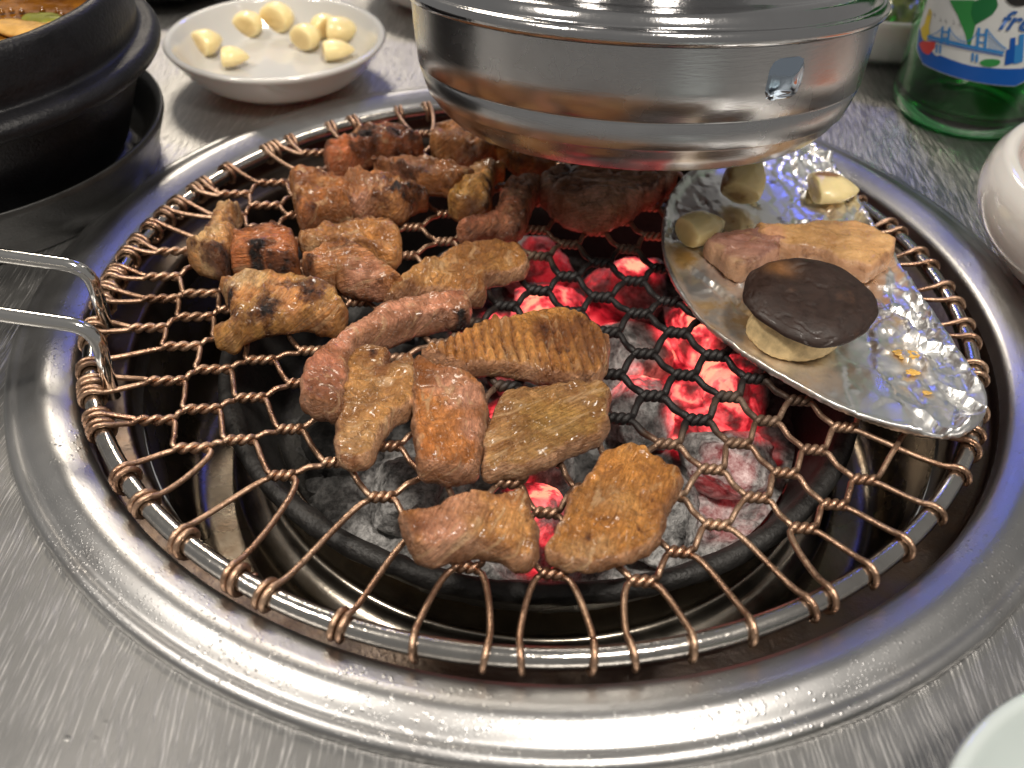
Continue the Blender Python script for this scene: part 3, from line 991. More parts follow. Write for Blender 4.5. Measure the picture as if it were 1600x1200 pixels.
meat('brown meat piece with a blackened knob and pink middle', C5, [(715, 375), (745, 310), (800, 290), (880, 308), (970, 335), (1062, 400), (1062, 445), (995, 482), (932, 522), (860, 495), (770, 512), (728, 470)],
     0.010, BROWN, (0.42, 0.20, 0.07), 0.5, pinks=[(780, 440, 80, .75)], chars=[(945, 395, 65, 1), (1010, 430, 40, .7), (900, 350, 40, .7)], lumps=[(930, 390, 70, 2.5), (780, 420, 60, 1)], edge=0.9, seed=19, wav=1.8)
# middle cluster
meat('golden flat meat slice behind the pink tipped slice', C5, [(530, 570), (640, 530), (760, 508), (860, 498), (915, 530), (945, 580), (935, 690), (905, 715), (830, 690), (720, 680), (620, 680), (550, 660)],
     0.009, (0.42, 0.20, 0.06), GOLD, 0.6, pales=[(570, 590, 50, .5)], darks=[(890, 560, 50, .5)], seed=20, wav=1.4)
meat('thick meat slice with pale pink cut face in the middle cluster', C5, [(535, 665), (640, 632), (700, 608), (790, 650), (880, 700), (965, 772), (945, 825), (845, 855), (720, 825), (690, 795), (620, 795), (560, 735)],
     0.011, BROWN, (0.46, 0.21, 0.09), 0.55, pinks=[(790, 720, 90, .9), (880, 790, 70, .6)], chars=[(610, 745, 45, 1), (555, 660, 40, .8), (720, 620, 60, .5)], z0=NET + 0.0015, edge=0.5, seed=21, wav=1.5)
meat('meat piece with a pale fatty left edge and charred stripe', C5, [(180, 440), (245, 428), (256, 490), (235, 560), (245, 640), (215, 700), (195, 765), (110, 735), (45, 672), (60, 630), (110, 580), (150, 520)],
     0.012, (0.46, 0.22, 0.07), PALE, 0.55, pales=[(80, 670, 70, .9), (150, 560, 50, .6)], darks=[(190, 640, 50, .9)], chars=[(245, 500, 40, 1), (195, 640, 45, .8), (240, 720, 40, .8)], lumps=[(120, 650, 80, 2)], edge=0.8, seed=22, wav=1.9)
meat('dark reddish brown meat lump with black char beside the fatty edge', C5, [(245, 570), (300, 545), (400, 520), (480, 560), (512, 620), (492, 680), (512, 735), (450, 765), (350, 755), (240, 745), (232, 640)],
     0.012, (0.20, 0.065, 0.022), (0.34, 0.13, 0.05), 0.5, chars=[(330, 640, 45, 1), (430, 690, 60, 1), (370, 610, 40, .5), (250, 740, 40, .9)], lumps=[(420, 620, 90, 2), (310, 610, 60, 1)], edge=0.9, wav=1.4, seed=23)
meat('pale golden fatty meat piece with black specks nearest the handle', C5, [(188, 775), (270, 740), (400, 733), (470, 750), (560, 750), (640, 790), (690, 860), (712, 950), (672, 1003), (610, 1003), (560, 972), (460, 992), (350, 1012), (262, 1042), (230, 1078), (158, 1022), (180, 960), (240, 930), (228, 870)],
     0.010, GOLD, (0.62, 0.36, 0.11), 0.55, pales=[(250, 780, 70, .8), (330, 770, 60, .6), (190, 1020, 50, .5)], chars=[(215, 830, 45, 1), (380, 885, 50, .9), (480, 970, 90, 1), (560, 800, 70, .8), (360, 830, 40, .6), (540, 950, 50, .9), (220, 910, 40, .8), (455, 790, 40, .6)],
     darks=[(640, 860, 60, .4)], lumps=[(300, 800, 120, 2), (450, 880, 90, -1.5), (640, 900, 80, 2)], edge=0.8, wav=1.4, seed=24)
meat('long brown meat slice pointing to the glowing coals', C5, [(900, 850), (960, 762), (1050, 690), (1150, 640), (1250, 600), (1350, 597), (1450, 620), (1497, 680), (1482, 752), (1380, 792), (1305, 805), (1312, 862), (1240, 884), (1120, 850), (1000, 870), (905, 892)],
     0.009, (0.36, 0.17, 0.055), (0.44, 0.23, 0.075), 0.5, darks=[(1380, 650, 40, .4), (1260, 790, 50, .5), (1250, 860, 60, .8)], pales=[(1110, 700, 60, .25)], chars=[(1050, 820, 40, .4)], wav=1.2, seed=25)
# front row
meat('long curved raw pink meat strip in front of the long brown slice', C6, [(690, 42), (705, 110), (690, 180), (600, 190), (500, 205), (420, 245), (310, 270), (255, 320), (235, 430), (222, 525), (170, 532), (95, 482), (83, 400), (110, 320), (170, 250), (270, 180), (380, 110), (500, 60), (600, 43)],
     0.011, (0.50, 0.20, 0.12), PINK, 0.6, darks=[(150, 430, 90, .75), (610, 170, 90, .6), (190, 500, 60, .7)], chars=[(685, 120, 45, 1), (620, 190, 40, .8)], pinks=[(400, 150, 200, .6)], lumps=[(420, 130, 120, 1)], edge=0.55, wav=0.7, seed=26)
meat('tan folded meat slice with a notch in its far edge', C6, [(235, 330), (290, 258), (350, 243), (412, 262), (412, 300), (385, 345), (430, 305), (480, 278), (512, 340), (512, 440), (500, 505), (420, 552), (372, 592), (332, 690), (280, 722), (223, 692), (218, 600), (238, 480)],
     0.009, (0.40, 0.20, 0.065), (0.52, 0.28, 0.105), 0.55, darks=[(380, 330, 40, .7)], pales=[(270, 560, 90, .35)], chars=[(345, 268, 16, .8)], lumps=[(280, 420, 90, 1.5), (390, 400, 60, -1.5), (470, 360, 60, 1)], edge=0.7, seed=27, wav=1.10, tilt=(0.1, 0.03))
meat('upright reddish meat block with caramel browned end in the front row', C6, [(515, 308), (560, 308), (640, 338), (710, 368), (760, 440), (772, 500), (766, 560), (742, 650), (722, 752), (640, 768), (550, 758), (530, 700), (515, 600), (508, 480)],
     0.012, (0.34, 0.125, 0.032), (0.48, 0.20, 0.06), 0.45, pinks=[(700, 440, 70, .9), (630, 380, 70, .8), (735, 560, 50, .8)], darks=[(630, 700, 90, .35), (540, 370, 50, .5)], lumps=[(620, 560, 110, 1.2)], edge=0.4, seed=28, wav=0.90, tilt=(0.03, 0.04))
meat('broad meat slice with a row of scored grooves behind the front row', C6, [(533, 290), (590, 240), (700, 190), (800, 148), (862, 153), (960, 128), (1060, 118), (1150, 148), (1202, 200), (1232, 240), (1217, 330), (1192, 392), (1100, 402), (1010, 392), (900, 362), (760, 357), (680, 362), (600, 332)],
     0.010, (0.38, 0.17, 0.045), (0.46, 0.225, 0.065), 0.55, darks=[(1040, 200, 90, .75), (1170, 230, 70, .6), (850, 240, 50, .4)], chars=[(1000, 190, 30, .9), (1045, 260, 35, .7), (1130, 150, 40, .5)], stripe=(0.18, 1050.0, 0.0030), pales=[(900, 330, 120, .25)], edge=0.6, wav=0.45, seed=29, tilt=(0.0, 0.13))
meat('squarish olive brown meat slice in the middle of the front row', C6, [(825, 470), (860, 420), (960, 393), (1100, 398), (1190, 388), (1228, 440), (1223, 560), (1192, 622), (1090, 662), (1000, 702), (900, 742), (800, 762), (768, 742), (768, 640), (788, 560)],
     0.009, OLIVE, (0.34, 0.20, 0.065), 0.5, lumps=[(950, 560, 160, 1.2), (1180, 560, 60, -1.2)], darks=[(900, 530, 40, .25)], edge=0.6, seed=30, wav=1.15, tilt=(0.02, 0.06))
meat('wedge shaped pinkish meat piece nearest the camera on the left', C6, [(443, 922), (470, 890), (560, 868), (680, 830), (770, 808), (820, 830), (900, 793), (922, 830), (942, 900), (962, 960), (962, 1030), (922, 1098), (840, 1072), (760, 1042), (660, 1052), (560, 1088), (510, 1062), (488, 980)],
     0.011, (0.44, 0.20, 0.075), (0.52, 0.27, 0.10), 0.55, pinks=[(580, 900, 80, .7), (700, 860, 70, .5), (620, 1040, 90, .6)], darks=[(480, 930, 50, .6), (530, 925, 30, .6)], lumps=[(560, 900, 80, 1), (800, 950, 110, 1)], edge=0.45, seed=31, wav=1.10, tilt=(-0.04, 0.08))
meat('glossy caramel brown meat slice nearest the camera on the right', C6, [(1225, 662), (1330, 638), (1430, 680), (1502, 740), (1497, 790), (1452, 870), (1432, 950), (1402, 1012), (1300, 1062), (1180, 1092), (1080, 1087), (998, 1042), (1030, 970), (1070, 900), (1110, 800), (1188, 722)],
     0.008, (0.38, 0.17, 0.042), (0.46, 0.225, 0.065), 0.55, pales=[(1150, 1050, 100, .35), (1260, 820, 60, .2)], chars=[(1165, 955, 9, .6), (1350, 930, 8, .6)], darks=[(1170, 830, 60, .3)], edge=0.6, seed=32, wav=1.00, tilt=(0.03, 0.05))

# ------------------------------------------------------------------ foil tray and what lies on it
C7 = (1000, 220, 2.4)
TZ = 0.0085
out7 = [(80, 330), (95, 250), (125, 185), (175, 128), (260, 80), (380, 45), (520, 15), (620, 2), (690, 40), (745, 115), (860, 290), (940, 415), (1020, 535), (1100, 650), (1180, 770), (1255, 880), (1298, 965), (1285, 1045), (1225, 1095), (1130, 1108),
        (1000, 1085), (800, 1020), (600, 925), (400, 805), (250, 690), (155, 580), (108, 500), (82, 410)]
FB = np.array([U(x, y, TZ + 0.005)[:2] for x, y in crop(*C7, out7)])
FB = resample(smooth_poly(FB, 6), 0.0012)
ca, cb = U(*crop(*C7, [(690, 40)])[0], TZ)[:2], U(*crop(*C7, [(1298, 965)])[0], TZ)[:2]
cd = (cb - ca) / np.linalg.norm(cb - ca)
cn = np.array([-cd[1], cd[0]])
stain_px = [(420, 640, 260, .9), (180, 440, 90, 1), (560, 830, 160, .8), (930, 690, 60, 1), (1000, 800, 70, 1), (1075, 945, 30, .9), (480, 330, 90, .7), (700, 250, 80, .5), (860, 300, 60, .6), (1020, 860, 50, .8)]


fr = np.random.default_rng(77)
def cells(p, n, stretch, slope, seed):
    """creased sheet: flat facets that tilt at random, longer along the chord"""
    r_ = np.random.default_rng(seed)
    u, v = (p - ca) @ cd, (p - ca) @ cn
    L = np.linalg.norm(cb - ca)
    cu_, cv_ = r_.uniform(-0.01, L + 0.01, n), r_.uniform(-0.09, 0.09, n)
    su, sv = r_.normal(0, slope, n) * 0.6, r_.normal(0, slope, n)
    dd = ((u[:, None] - cu_) / stretch) ** 2 + (v[:, None] - cv_) ** 2
    k = dd.argmin(1)
    return su[k] * (u - cu_[k]) + sv[k] * (v - cv_[k])


def foil_top(p, d):
    lip = 0.0024 * (1 - sstep(0.0, 0.0042, d))
    v = np.abs((p - ca) @ cn)
    near = 1 - sstep(0.010, 0.036, v)
    w = cells(p, 260, 2.2, 0.12, 5) * (0.5 + 0.9 * near) + cells(p, 900, 2.5, 0.22, 6) * (0.22 + 1.4 * near) + np.abs(fbm(p * 210, 2, 73)) * 0.0012 * near
    return TZ + 0.0034 + lip + w + 0.0006 * fbm(p * 45, 2, 75)


V, F, D, top_ = pillow(FB, 0.00095, foil_top, lambda p, d: TZ + 0.0012 + 0.002 * (1 - sstep(0, 0.004, d)), lambda p: TZ + 0.0056 + 0.0006 * fbm(p * 200, 3, 77))
st = np.zeros(len(V))
for x, y, r, a in stain_px:
    q = U(*crop(*C7, [(x, y)])[0], TZ + 0.004)[:2]
    rr = r / 2.4 / 4300.0
    st = np.maximum(st, a * (1 - sstep(0.4 * rr, 1.2 * rr, np.linalg.norm(V[:, :2] - q, axis=1) + rr * 0.4 * fbm(V * 120, 3, 79))))
mk('foil_tray', V, F, FOIL, attrs={'stain': st, 'crinkle': 1 - sstep(0.004, 0.030, np.abs((V[:, :2] - ca) @ cn))}, label='half moon tray of crinkled silver foil on the right of the grill', category='foil tray')

FZ = TZ + 0.0038
meat('thick pale golden fatty pork strip behind the mushroom on the foil', C7, [(440, 318), (540, 322), (650, 303), (800, 308), (900, 348), (938, 402), (912, 472), (850, 525), (760, 505), (680, 475), (580, 455), (500, 440), (440, 390)],
     0.010, (0.58, 0.34, 0.14), (0.64, 0.40, 0.18), 0.5, pinks=[(820, 490, 60, .6), (500, 350, 50, .6)], z0=FZ, edge=0.9, wav=0.6, seed=33, cat='pork', name='grilled_pork', sheet=PORK, group='food on the foil tray', brown=0.3)
meat('purple grey meat chunk left of the mushroom on the foil', C7, [(252, 405), (300, 345), (400, 335), (470, 318), (545, 345), (550, 400), (500, 460), (430, 505), (365, 528), (300, 475)],
     0.010, (0.22, 0.115, 0.095), (0.30, 0.165, 0.13), 0.5, pales=[(330, 470, 75, .7), (280, 400, 40, .5)], pinks=[(520, 360, 50, .6)], z0=FZ, edge=0.9, wav=0.6, seed=34, cat='pork', name='grilled_pork', sheet=PORK, group='food on the foil tray', brown=0.15)


def clove(c, L, W, yaw, tilt, label, group, seed=1, brown=(), h=0.8):
    V0, F = ico(4)
    x = V0[:, 0]
    w = W * (1 - 0.38 * np.clip(x, 0, 1) ** 2 - 0.12 * x)
    V = np.c_[x * L, V0[:, 1] * w, V0[:, 2] * w * h]
    V[:, 2] += -0.10 * L * x * x
    cut = np.maximum(-0.50 * L - V[:, 0], 0)
    V[:, 0] += cut * 0.85
    V = V + V0 * (0.06 * W * fbm(V0 * 1.6 + seed, 3, seed))[:, None]
    a, b = yaw, tilt
    Ry = np.array([[math.cos(b), 0, math.sin(b)], [0, 1, 0], [-math.sin(b), 0, math.cos(b)]])
    Rz = np.array([[math.cos(a), -math.sin(a), 0], [math.sin(a), math.cos(a), 0], [0, 0, 1]])
    V = V @ (Rz @ Ry).T
    V[:, 2] -= V[:, 2].min()
    C = np.tile(np.array((0.90, 0.74, 0.38)), (len(V), 1))
    w = sstep(0.55, 0.95, -x)[:, None] * 0.5
    C = C * (1 - w) + np.array((0.45, 0.27, 0.08)) * w
    for dx, dy, dz, r, a_ in brown:
        d = np.linalg.norm(V0 - np.array((dx, dy, dz)), axis=1) + 0.35 * fbm(V0 * 2.5, 3, seed + 5)
        ww = (a_ * (1 - sstep(0.4 * r, r, d)))[:, None]
        C = C * (1 - ww) + np.array((0.22, 0.07, 0.015)) * ww
    V = V + np.array(c)
    mk('garlic_clove', V, F, GARLIC, colours=C, label=label, category='garlic', group=group)


def at7(x, y, z): return U(*crop(*C7, [(x, y)])[0], z)


clove(at7(375, 225, FZ), 0.0118, 0.0076, 1.25, -0.5, 'garlic clove with browned skin beside the hood on the foil', 'food on the foil tray', 1, [(-0.2, 1.0, 0.3, 0.9, .9), (-1, 0, 0, 0.5, .6)], 0.9)
clove(at7(215, 375, FZ), 0.0112, 0.0066, 0.62, 0, 'pale garlic clove at the left corner of the foil', 'food on the foil tray', 2, [(0.8, -0.6, -0.3, 0.7, .5)], 0.8)
clove(at7(700, 215, FZ), 0.0112, 0.0088, 0.1, 0, 'flat cut garlic half with a browned spot on the foil', 'food on the foil tray', 3, [(0.0, 0.35, 0.9, 0.55, .9)], 0.5)

for i, (x, y, r_, lab_) in enumerate([(930, 690, 0.0022, 'orange sauce crumb beside the mushroom cap on the foil'), (1000, 800, 0.0027, 'largest orange sauce crumb in the middle of the bare foil'),
                                     (1022, 868, 0.0016, 'small orange sauce crumb below the largest one on the foil'), (1076, 945, 0.0010, 'tiny orange sauce crumb near the tip of the foil')]):
    V0, F = ico(3)
    V = V0 * np.array([1.3, 0.8, 0.16]) * r_ * (1 + 0.5 * fbm(V0 * 2 + i, 3, i))[:, None]
    V = V + at7(x, y, FZ + 0.0006)
    mk('sauce_crumb', V, F, FOOD, colours=np.tile(np.array((0.66, 0.38, 0.09)), (len(V), 1)) * (1 + 0.4 * fbm(V0 * 3, 3, i))[:, None], label=lab_, category='crumb', group='sauce crumbs on the foil')

# mushroom
mc = at7(560, 750, FZ)
mush = empty('mushroom', tuple(mc), label='whole mushroom with dark brown cap and tan stem on the foil', category='mushroom')
V, F = lathe(rounded([(0.0, 0.0), (0.0140, 0.0), (0.0154, 0.002), (0.0148, 0.005), (0.0136, 0.008), (0.0125, 0.011), (0.0, 0.012)], 0.002, 4), 64)
a_ = np.arctan2(V[:, 1], V[:, 0])
rad_ = np.hypot(V[:, 0], V[:, 1])
k_ = 1 + 0.05 * fbm(np.c_[np.cos(a_) * 2, np.sin(a_) * 2, V[:, 2] * 60], 3, 5) + 0.010 * np.sin(a_ * 31 + 3 * fbm(V * 60, 2, 2))
V[:, :2] *= k_[:, None]
V[:, 0] *= 0.90; V[:, 0] += 0.12 * (V[:, 2] - 0.006) + 0.0012; V[:, 1] = V[:, 1] * 0.78 + 0.0012
C = np.array((0.66, 0.50, 0.26)) * (1 + 0.25 * fbm(np.c_[np.cos(a_) * 9, np.sin(a_) * 9, V[:, 2] * 60], 3, 8))[:, None]
mk('stem', V, F, SHROOM, mush, colours=C)
V0, F = ico(5)
cap = V0.copy()
ang = np.arctan2(V0[:, 1], V0[:, 0])
rr = np.hypot(V0[:, 0], V0[:, 1])
cap[:, 2] = np.where(V0[:, 2] > 0, V0[:, 2] * (0.30 - 0.08 * (1 - rr)), V0[:, 2] * 0.18)
edge_w = 1 + 0.085 * fbm(np.c_[np.cos(ang) * 1.5, np.sin(ang) * 1.5], 3, 3)
cap[:, 0] *= edge_w * 1.04; cap[:, 1] *= edge_w * 0.98
cap[:, 2] += 0.035 * fbm(V0 * 1.4, 2, 4) - 0.12 * np.exp(-((V0[:, 0] + 0.25) ** 2 + (V0[:, 1] - 0.5) ** 2) / 0.05) * (V0[:, 2] > 0)
cap[:, 2] -= 0.02 * (np.abs(fbm(V0 * 1.6 + 4, 3, 14)) < 0.025) * (V0[:, 2] > 0)
cap *= np.array([0.0188, 0.0188, 0.0155])
Rt = np.array([[1, 0, 0], [0, math.cos(0.10), -math.sin(0.10)], [0, math.sin(0.10), math.cos(0.10)]])
cap = cap @ Rt.T + np.array([0.0045, 0.0035, 0.0125])
C = np.tile(np.array((0.022, 0.0095, 0.006)), (len(cap), 1))
w = np.exp(-((V0[:, 0] + 0.40) ** 2 + (V0[:, 1] - 0.62) ** 2) / 0.045)[:, None] * 0.75
C = C * (1 - w) + np.array((0.20, 0.085, 0.025)) * w
w = sstep(0.35, 0.6, fbm(V0 * 2.4, 4, 41))[:, None] * 0.5
C = C * (1 - w) + np.array((0.075, 0.034, 0.016)) * w
w = (V0[:, 2] < -0.25)[:, None] * 0.8
C = C * (1 - w) + np.array((0.24, 0.14, 0.06)) * w
mk('cap', cap, F, SHROOM, mush, colours=C, label='wrinkled dark brown cap')

# ------------------------------------------------------------------ exhaust hood
HC = np.array([0.0278, 0.0540, 0.0600])
HA = np.array([-0.0075, 0.1674, 1.0]); HA /= np.linalg.norm(HA)
hood = empty('exhaust_hood', tuple(HC), label='round stainless steel exhaust hood hanging over the far side of the grill', category='exhaust hood')
hb = rounded([(0.0560, 0.020), (0.0575, -0.0150), (0.0590, -0.0172), (0.0622, -0.0168), (0.0668, -0.0125), (0.0690, -0.0086), (0.0698, -0.0084), (0.0722, -0.0010)], 0.0022, 5) + \
     [(0.0716, -0.0004), (0.0716, 0.0002)] + rounded([(0.0727, 0.0008), (0.0738, 0.0110), (0.0745, 0.0205)], 0.002, 4)
V, F = lathe(hb, 192, (0, 0, 0), HA)
mk('hood_bowl', V, F, HOOD_STEEL, hood)
hl = rounded([(0.0740, 0.0206), (0.0762, 0.0210), (0.0768, 0.0228), (0.0758, 0.0246), (0.0740, 0.0250), (0.0735, 0.0262), (0.0722, 0.0282), (0.0695, 0.0292), (0.0660, 0.0290), (0.0560, 0.0330), (0.0470, 0.0400), (0.0455, 0.0480), (0.0455, 0.3500)], 0.0012, 4)
V, F = lathe(hl, 192, (0, 0, 0), HA)
mk('hood_lid', V, F, m_steel('hood_lid_steel', (0.46, 0.46, 0.465), 0.08, 0.18, 0.15, None, 0.06), hood)
# pressed square catch on the hood's side
ha = np.cross([0, 1.0, 0], HA); ha /= np.linalg.norm(ha)
hbv = np.cross(HA, ha)
best = None
for k in range(3600):
    tt = k / 3600 * 2 * math.pi
    rad_v = math.cos(tt) * ha + math.sin(tt) * hbv
    q = HC + HA * 0.0115 + rad_v * 0.0738 - CAM
    dep = q @ CF
    if rad_v @ CF > 0: continue
    x = 800 + FPX * (q @ CR) / dep
    if best is None or abs(x - 1227) < best[0]: best = (abs(x - 1227), tt)
t0 = best[1]
G, V, F = 16, [], []
for iy in range(G + 1):
    for ix in range(G + 1):
        u, v = ix / G * 2 - 1, iy / G * 2 - 1
        e = max(abs(u), abs(v)) ** 1.0
        se = (abs(u) ** 4 + abs(v) ** 4) ** 0.25
        hgt = -0.0004 if e > 0.97 else -0.0003 + 0.0022 * (1 - min(1, se / 0.95) ** 2.5) + 0.0006 * math.exp(-((se - 0.86) / 0.06) ** 2)
        tt = t0 + u * 0.0062 / 0.0738
        s = 0.0115 + v * 0.0060
        r = 0.0738 + (s - 0.011) * 0.085 + hgt
        V.append(HA * s + r * (math.cos(tt) * ha + math.sin(tt) * hbv))
for iy in range(G):
    for ix in range(G):
        a = iy * (G + 1) + ix
        F.append((a, a + 1, a + G + 2, a + G + 1))
mk('square_catch', V, F, m_steel('catch_steel', (0.42, 0.50, 0.60), 0.05, 0.10, 0.02), hood)

# ------------------------------------------------------------------ white dish with raw garlic
def bowl(name, c, rim_r, foot_r, height, thick, mat, label, category='dish', bulge=0.35, lip=0.0):
    out = []
    n = 12
    for k in range(n + 1):
        w = k / n
        r = foot_r + (rim_r - foot_r) * (w ** bulge)
        out.append((r, 0.002 + (height - 0.002) * w))
    if lip: out[-1] = (rim_r - lip, height)
    inn = []
    for k in range(n, -1, -1):
        w = k / n
        r = foot_r + (rim_r - foot_r) * (w ** bulge) - thick * (1 if not lip else 1 + 0.0)
        if lip and k == n: r = rim_r - lip - thick
        inn.append((max(r, 0.001), max(0.002 + (height - 0.002) * w, 0.002 + thick)))
    prof = [(0.0, 0.0012), (foot_r * 0.86, 0.0012), (foot_r * 0.88, 0.0), (foot_r * 0.96, 0.0)] + out
    top = out[-1]
    prof += [(top[0] - thick * 0.25, height + thick * 0.32), (top[0] - thick * 0.75, height + thick * 0.32)]
    prof += inn + [(foot_r * 0.5, 0.002 + thick), (0.0, 0.002 + thick)]
    V, F = lathe(prof, 96)
    o = mk(name, V, F, mat, label=label, category=category)
    o.location = c
    return o


DC = (-0.1235, 0.1625, 0.0)
bowl('garlic_dish', DC, 0.0492, 0.030, 0.0195, 0.0034, PORCELAIN, 'round white dish of raw garlic behind the grill', 'dish', 0.55)
dz = 0.0062
for i, (x, y, L, W, yaw, lab) in enumerate([
        (326, 84, 0.0085, 0.0070, 0.9, 'raw garlic clove at the left side of the white dish'),
        (364, 103, 0.0080, 0.0055, 0.2, 'small raw garlic clove lowest at the front of the white dish'),
        (391, 55, 0.0085, 0.0072, 1.4, 'raw garlic clove left of the topmost one in the white dish'),
        (437, 48, 0.0092, 0.0085, 1.2, 'largest raw garlic clove at the top middle of the white dish'),
        (481, 75, 0.0088, 0.0072, 1.1, 'raw garlic clove right of the middle of the white dish'),
        (532, 66, 0.0105, 0.0075, 0.1, 'long raw garlic clove at the right side of the white dish'),
        (524, 92, 0.0095, 0.0055, 0.3, 'flat raw garlic clove at the front right of the white dish'),
        (506, 57, 0.0080, 0.0068, 2.4, 'raw garlic clove between the long clove and the middle ones in the white dish'),
        (413, 42, 0.0075, 0.0066, 2.0, 'raw garlic clove squeezed between the two topmost ones in the white dish')]):
    clove(U(x, y, dz), L, W, yaw, 0, lab, 'raw garlic in the white dish', 20 + i)

# ------------------------------------------------------------------ black stew pot on its tray
SC = (-0.2290, 0.0660, 0.0)
V, F = lathe(rounded([(0.0, 0.004), (0.066, 0.004), (0.072, 0.008), (0.0780, 0.0195), (0.0808, 0.0215), (0.0812, 0.0190), (0.0770, 0.0075), (0.0760, 0.0), (0.0, 0.0)], 0.0015, 4), 96)
tray = empty('pot_tray', SC, label='black ridged tray under the black stew pot', category='tray')
mk('tray_dish', V, F, PLASTIC, tray)
# flat angular base plate with ridges along its near edge
gb = np.array([(-0.1900, 0.1200), (-0.1640, 0.0900), (-0.1600, 0.0700), (-0.1691, 0.0251), (-0.1722, 0.0150), (-0.1845, 0.0084), (-0.2950, -0.0010), (-0.3000, 0.0100), (-0.2950, 0.1330)]) - np.array(SC[:2])
gb = resample(gb, 0.003)
V, F, D, _t = pillow(gb, 0.004, lambda p, d: 0.0085 * np.ones(len(p)) + 0 * d, lambda p, d: 0.0008 * np.ones(len(p)), lambda p: np.full(len(p), 0.004))
mk('tray_base', V, F, PLASTIC, tray)
for k, (pa, pb) in enumerate([((-70, 336), (86, 311)), ((-70, 352), (84, 326)), ((-70, 368), (78, 342))]):
    a, b = U(*pa, 0.0078) - np.array(SC), U(*pb, 0.0078) - np.array(SC)
    V, F = tube(np.array([a + (b - a) * w for w in np.linspace(0, 1, 8)]), 0.0012, 8)
    mk('ridge', V, F, PLASTIC, tray)
stew = empty('stew_pot', (SC[0], SC[1], 0.0045), label='black earthenware stew pot of soup at the top left', category='pot')
sp = rounded([(0.0, 0.0), (0.058, 0.0), (0.066, 0.006), (0.074, 0.028), (0.0765, 0.038), (0.0850, 0.0405), (0.0862, 0.0440), (0.0840, 0.0470), (0.0785, 0.0480), (0.0790, 0.0540), (0.0775, 0.0620), (0.0762, 0.0655), (0.0735, 0.0668), (0.0705, 0.0650), (0.0700, 0.0560), (0.0680, 0.0300), (0.055, 0.010)], 0.0016, 4) + [(0.0, 0.010)]
V, F = lathe(sp, 128)
V = V + np.c_[V[:, :2] * 0, 0.0002 * fbm(V * 300, 3, 4)]
mk('pot_body', V, F, STONE, stew)
n = 40
P, F, D = fill(np.array([(0.0692 * math.cos(t), 0.0692 * math.sin(t)) for t in np.linspace(0, 2 * math.pi, 80, endpoint=False)]), 0.0035)
z = 0.0545 + 0.0005 * fbm(P * 70, 3, 6)
o = mk('soup', np.c_[P, z], F, SOUP, label='amber brown broth filling the black stew pot', category='soup')
o.location = SC
for i, (x, y, L, W, yaw, cc, lab) in enumerate([
        (45, 47, 0.016, 0.0065, -0.35, (0.60, 0.34, 0.09), 'pale slice floating in the middle of the soup'),
        (98, 45, 0.009, 0.005, -0.5, (0.62, 0.33, 0.06), 'small orange slice floating right in the soup'),
        (18, 74, 0.014, 0.005, 0.1, (0.55, 0.36, 0.10), 'pale slice floating nearest the rim in the soup'),
        (75, 33, 0.010, 0.005, -0.2, (0.20, 0.20, 0.02), 'green leaf scrap floating in the soup')]):
    V0, F = ico(3)
    p = U(x, y, 0.056)
    V = np.c_[V0[:, 0] * L, V0[:, 1] * W, V0[:, 2] * 0.0022]
    V = V + V0 * (0.0009 * fbm(V * 200, 3, i))[:, None]
    a = yaw
    V[:, :2] = V[:, :2] @ np.array([[math.cos(a), math.sin(a)], [-math.sin(a), math.cos(a)]])
    mk('soup_slice', V + p, F, FOOD, colours=np.tile(np.array(cc), (len(V), 1)), label=lab, category='soup slice', group='pieces floating in the soup')
for i, (x, y) in enumerate([(3, 20), (18, 18), (34, 19), (66, 17), (90, 19), (96, 23), (120, 24), (132, 28)]):
    V, F = lathe([(0.0, 0.0016), (0.0006, 0.0009), (0.0010, 0.0005), (0.0012, 0.0), (0.0, 0.0)], 12)
    p = U(x, y, 0.055)
    mk('bubble', V + (p - np.array([o.location.x, o.location.y, 0])), F, SOUP, o)

# ------------------------------------------------------------------ green bottle
BC = np.array([0.1890, 0.1570, 0.0])
BR = 0.0325
bottle = empty('green_bottle', tuple(BC), label='green glass bottle with white and blue paper label at the top right', category='bottle')
outp = rounded([(0.0, 0.0030), (0.018, 0.0018), (0.0260, 0.0), (0.0300, 0.0010), (0.0325, 0.0060), (0.0325, 0.1150), (0.0300, 0.1300), (0.0160, 0.1650), (0.0135, 0.1800), (0.0130, 0.2050), (0.0140, 0.2060), (0.0140, 0.2130), (0.0125, 0.2140)], 0.004, 5)
inp = rounded([(0.0100, 0.2140), (0.0105, 0.1800), (0.0130, 0.1650), (0.0275, 0.1290), (0.0297, 0.1150), (0.0297, 0.0100), (0.0260, 0.0060), (0.0, 0.0075)], 0.004, 5)
V, F = lathe(outp + inp, 96)
mk('bottle_glass', V, F, GLASS, bottle)
V, F = lathe(rounded([(0.0, 0.2170), (0.0138, 0.2170), (0.0148, 0.2155), (0.0148, 0.2010), (0.0143, 0.2005)], 0.001, 3), 48)
mk('screw_cap', V, F, m_plain('green_cap_metal', (0.05, 0.30, 0.10), 0.3, 0.8), bottle)
LR = BR + 0.0003


def on_label(px, py):
    """arc length and height on the label's cylinder seen at a pixel"""
    d = (px - 800.0) / FPX * CR - (py - 600.0) / FPX * CU + CF
    o2 = CAM[:2] - BC[:2]
    a = d[0] ** 2 + d[1] ** 2
    b = o2 @ d[:2]
    c = o2 @ o2 - LR * LR
    disc = b * b - a * c
    s = (-b - math.sqrt(max(disc, 0))) / a
    p = CAM + d * s - BC
    return np.array([math.atan2(p[1], p[0]) * LR, p[2]])


def wrap(sz, off):
    th = sz[:, 0] / LR
    return np.c_[(LR + off) * np.cos(th), (LR + off) * np.sin(th), sz[:, 1]]


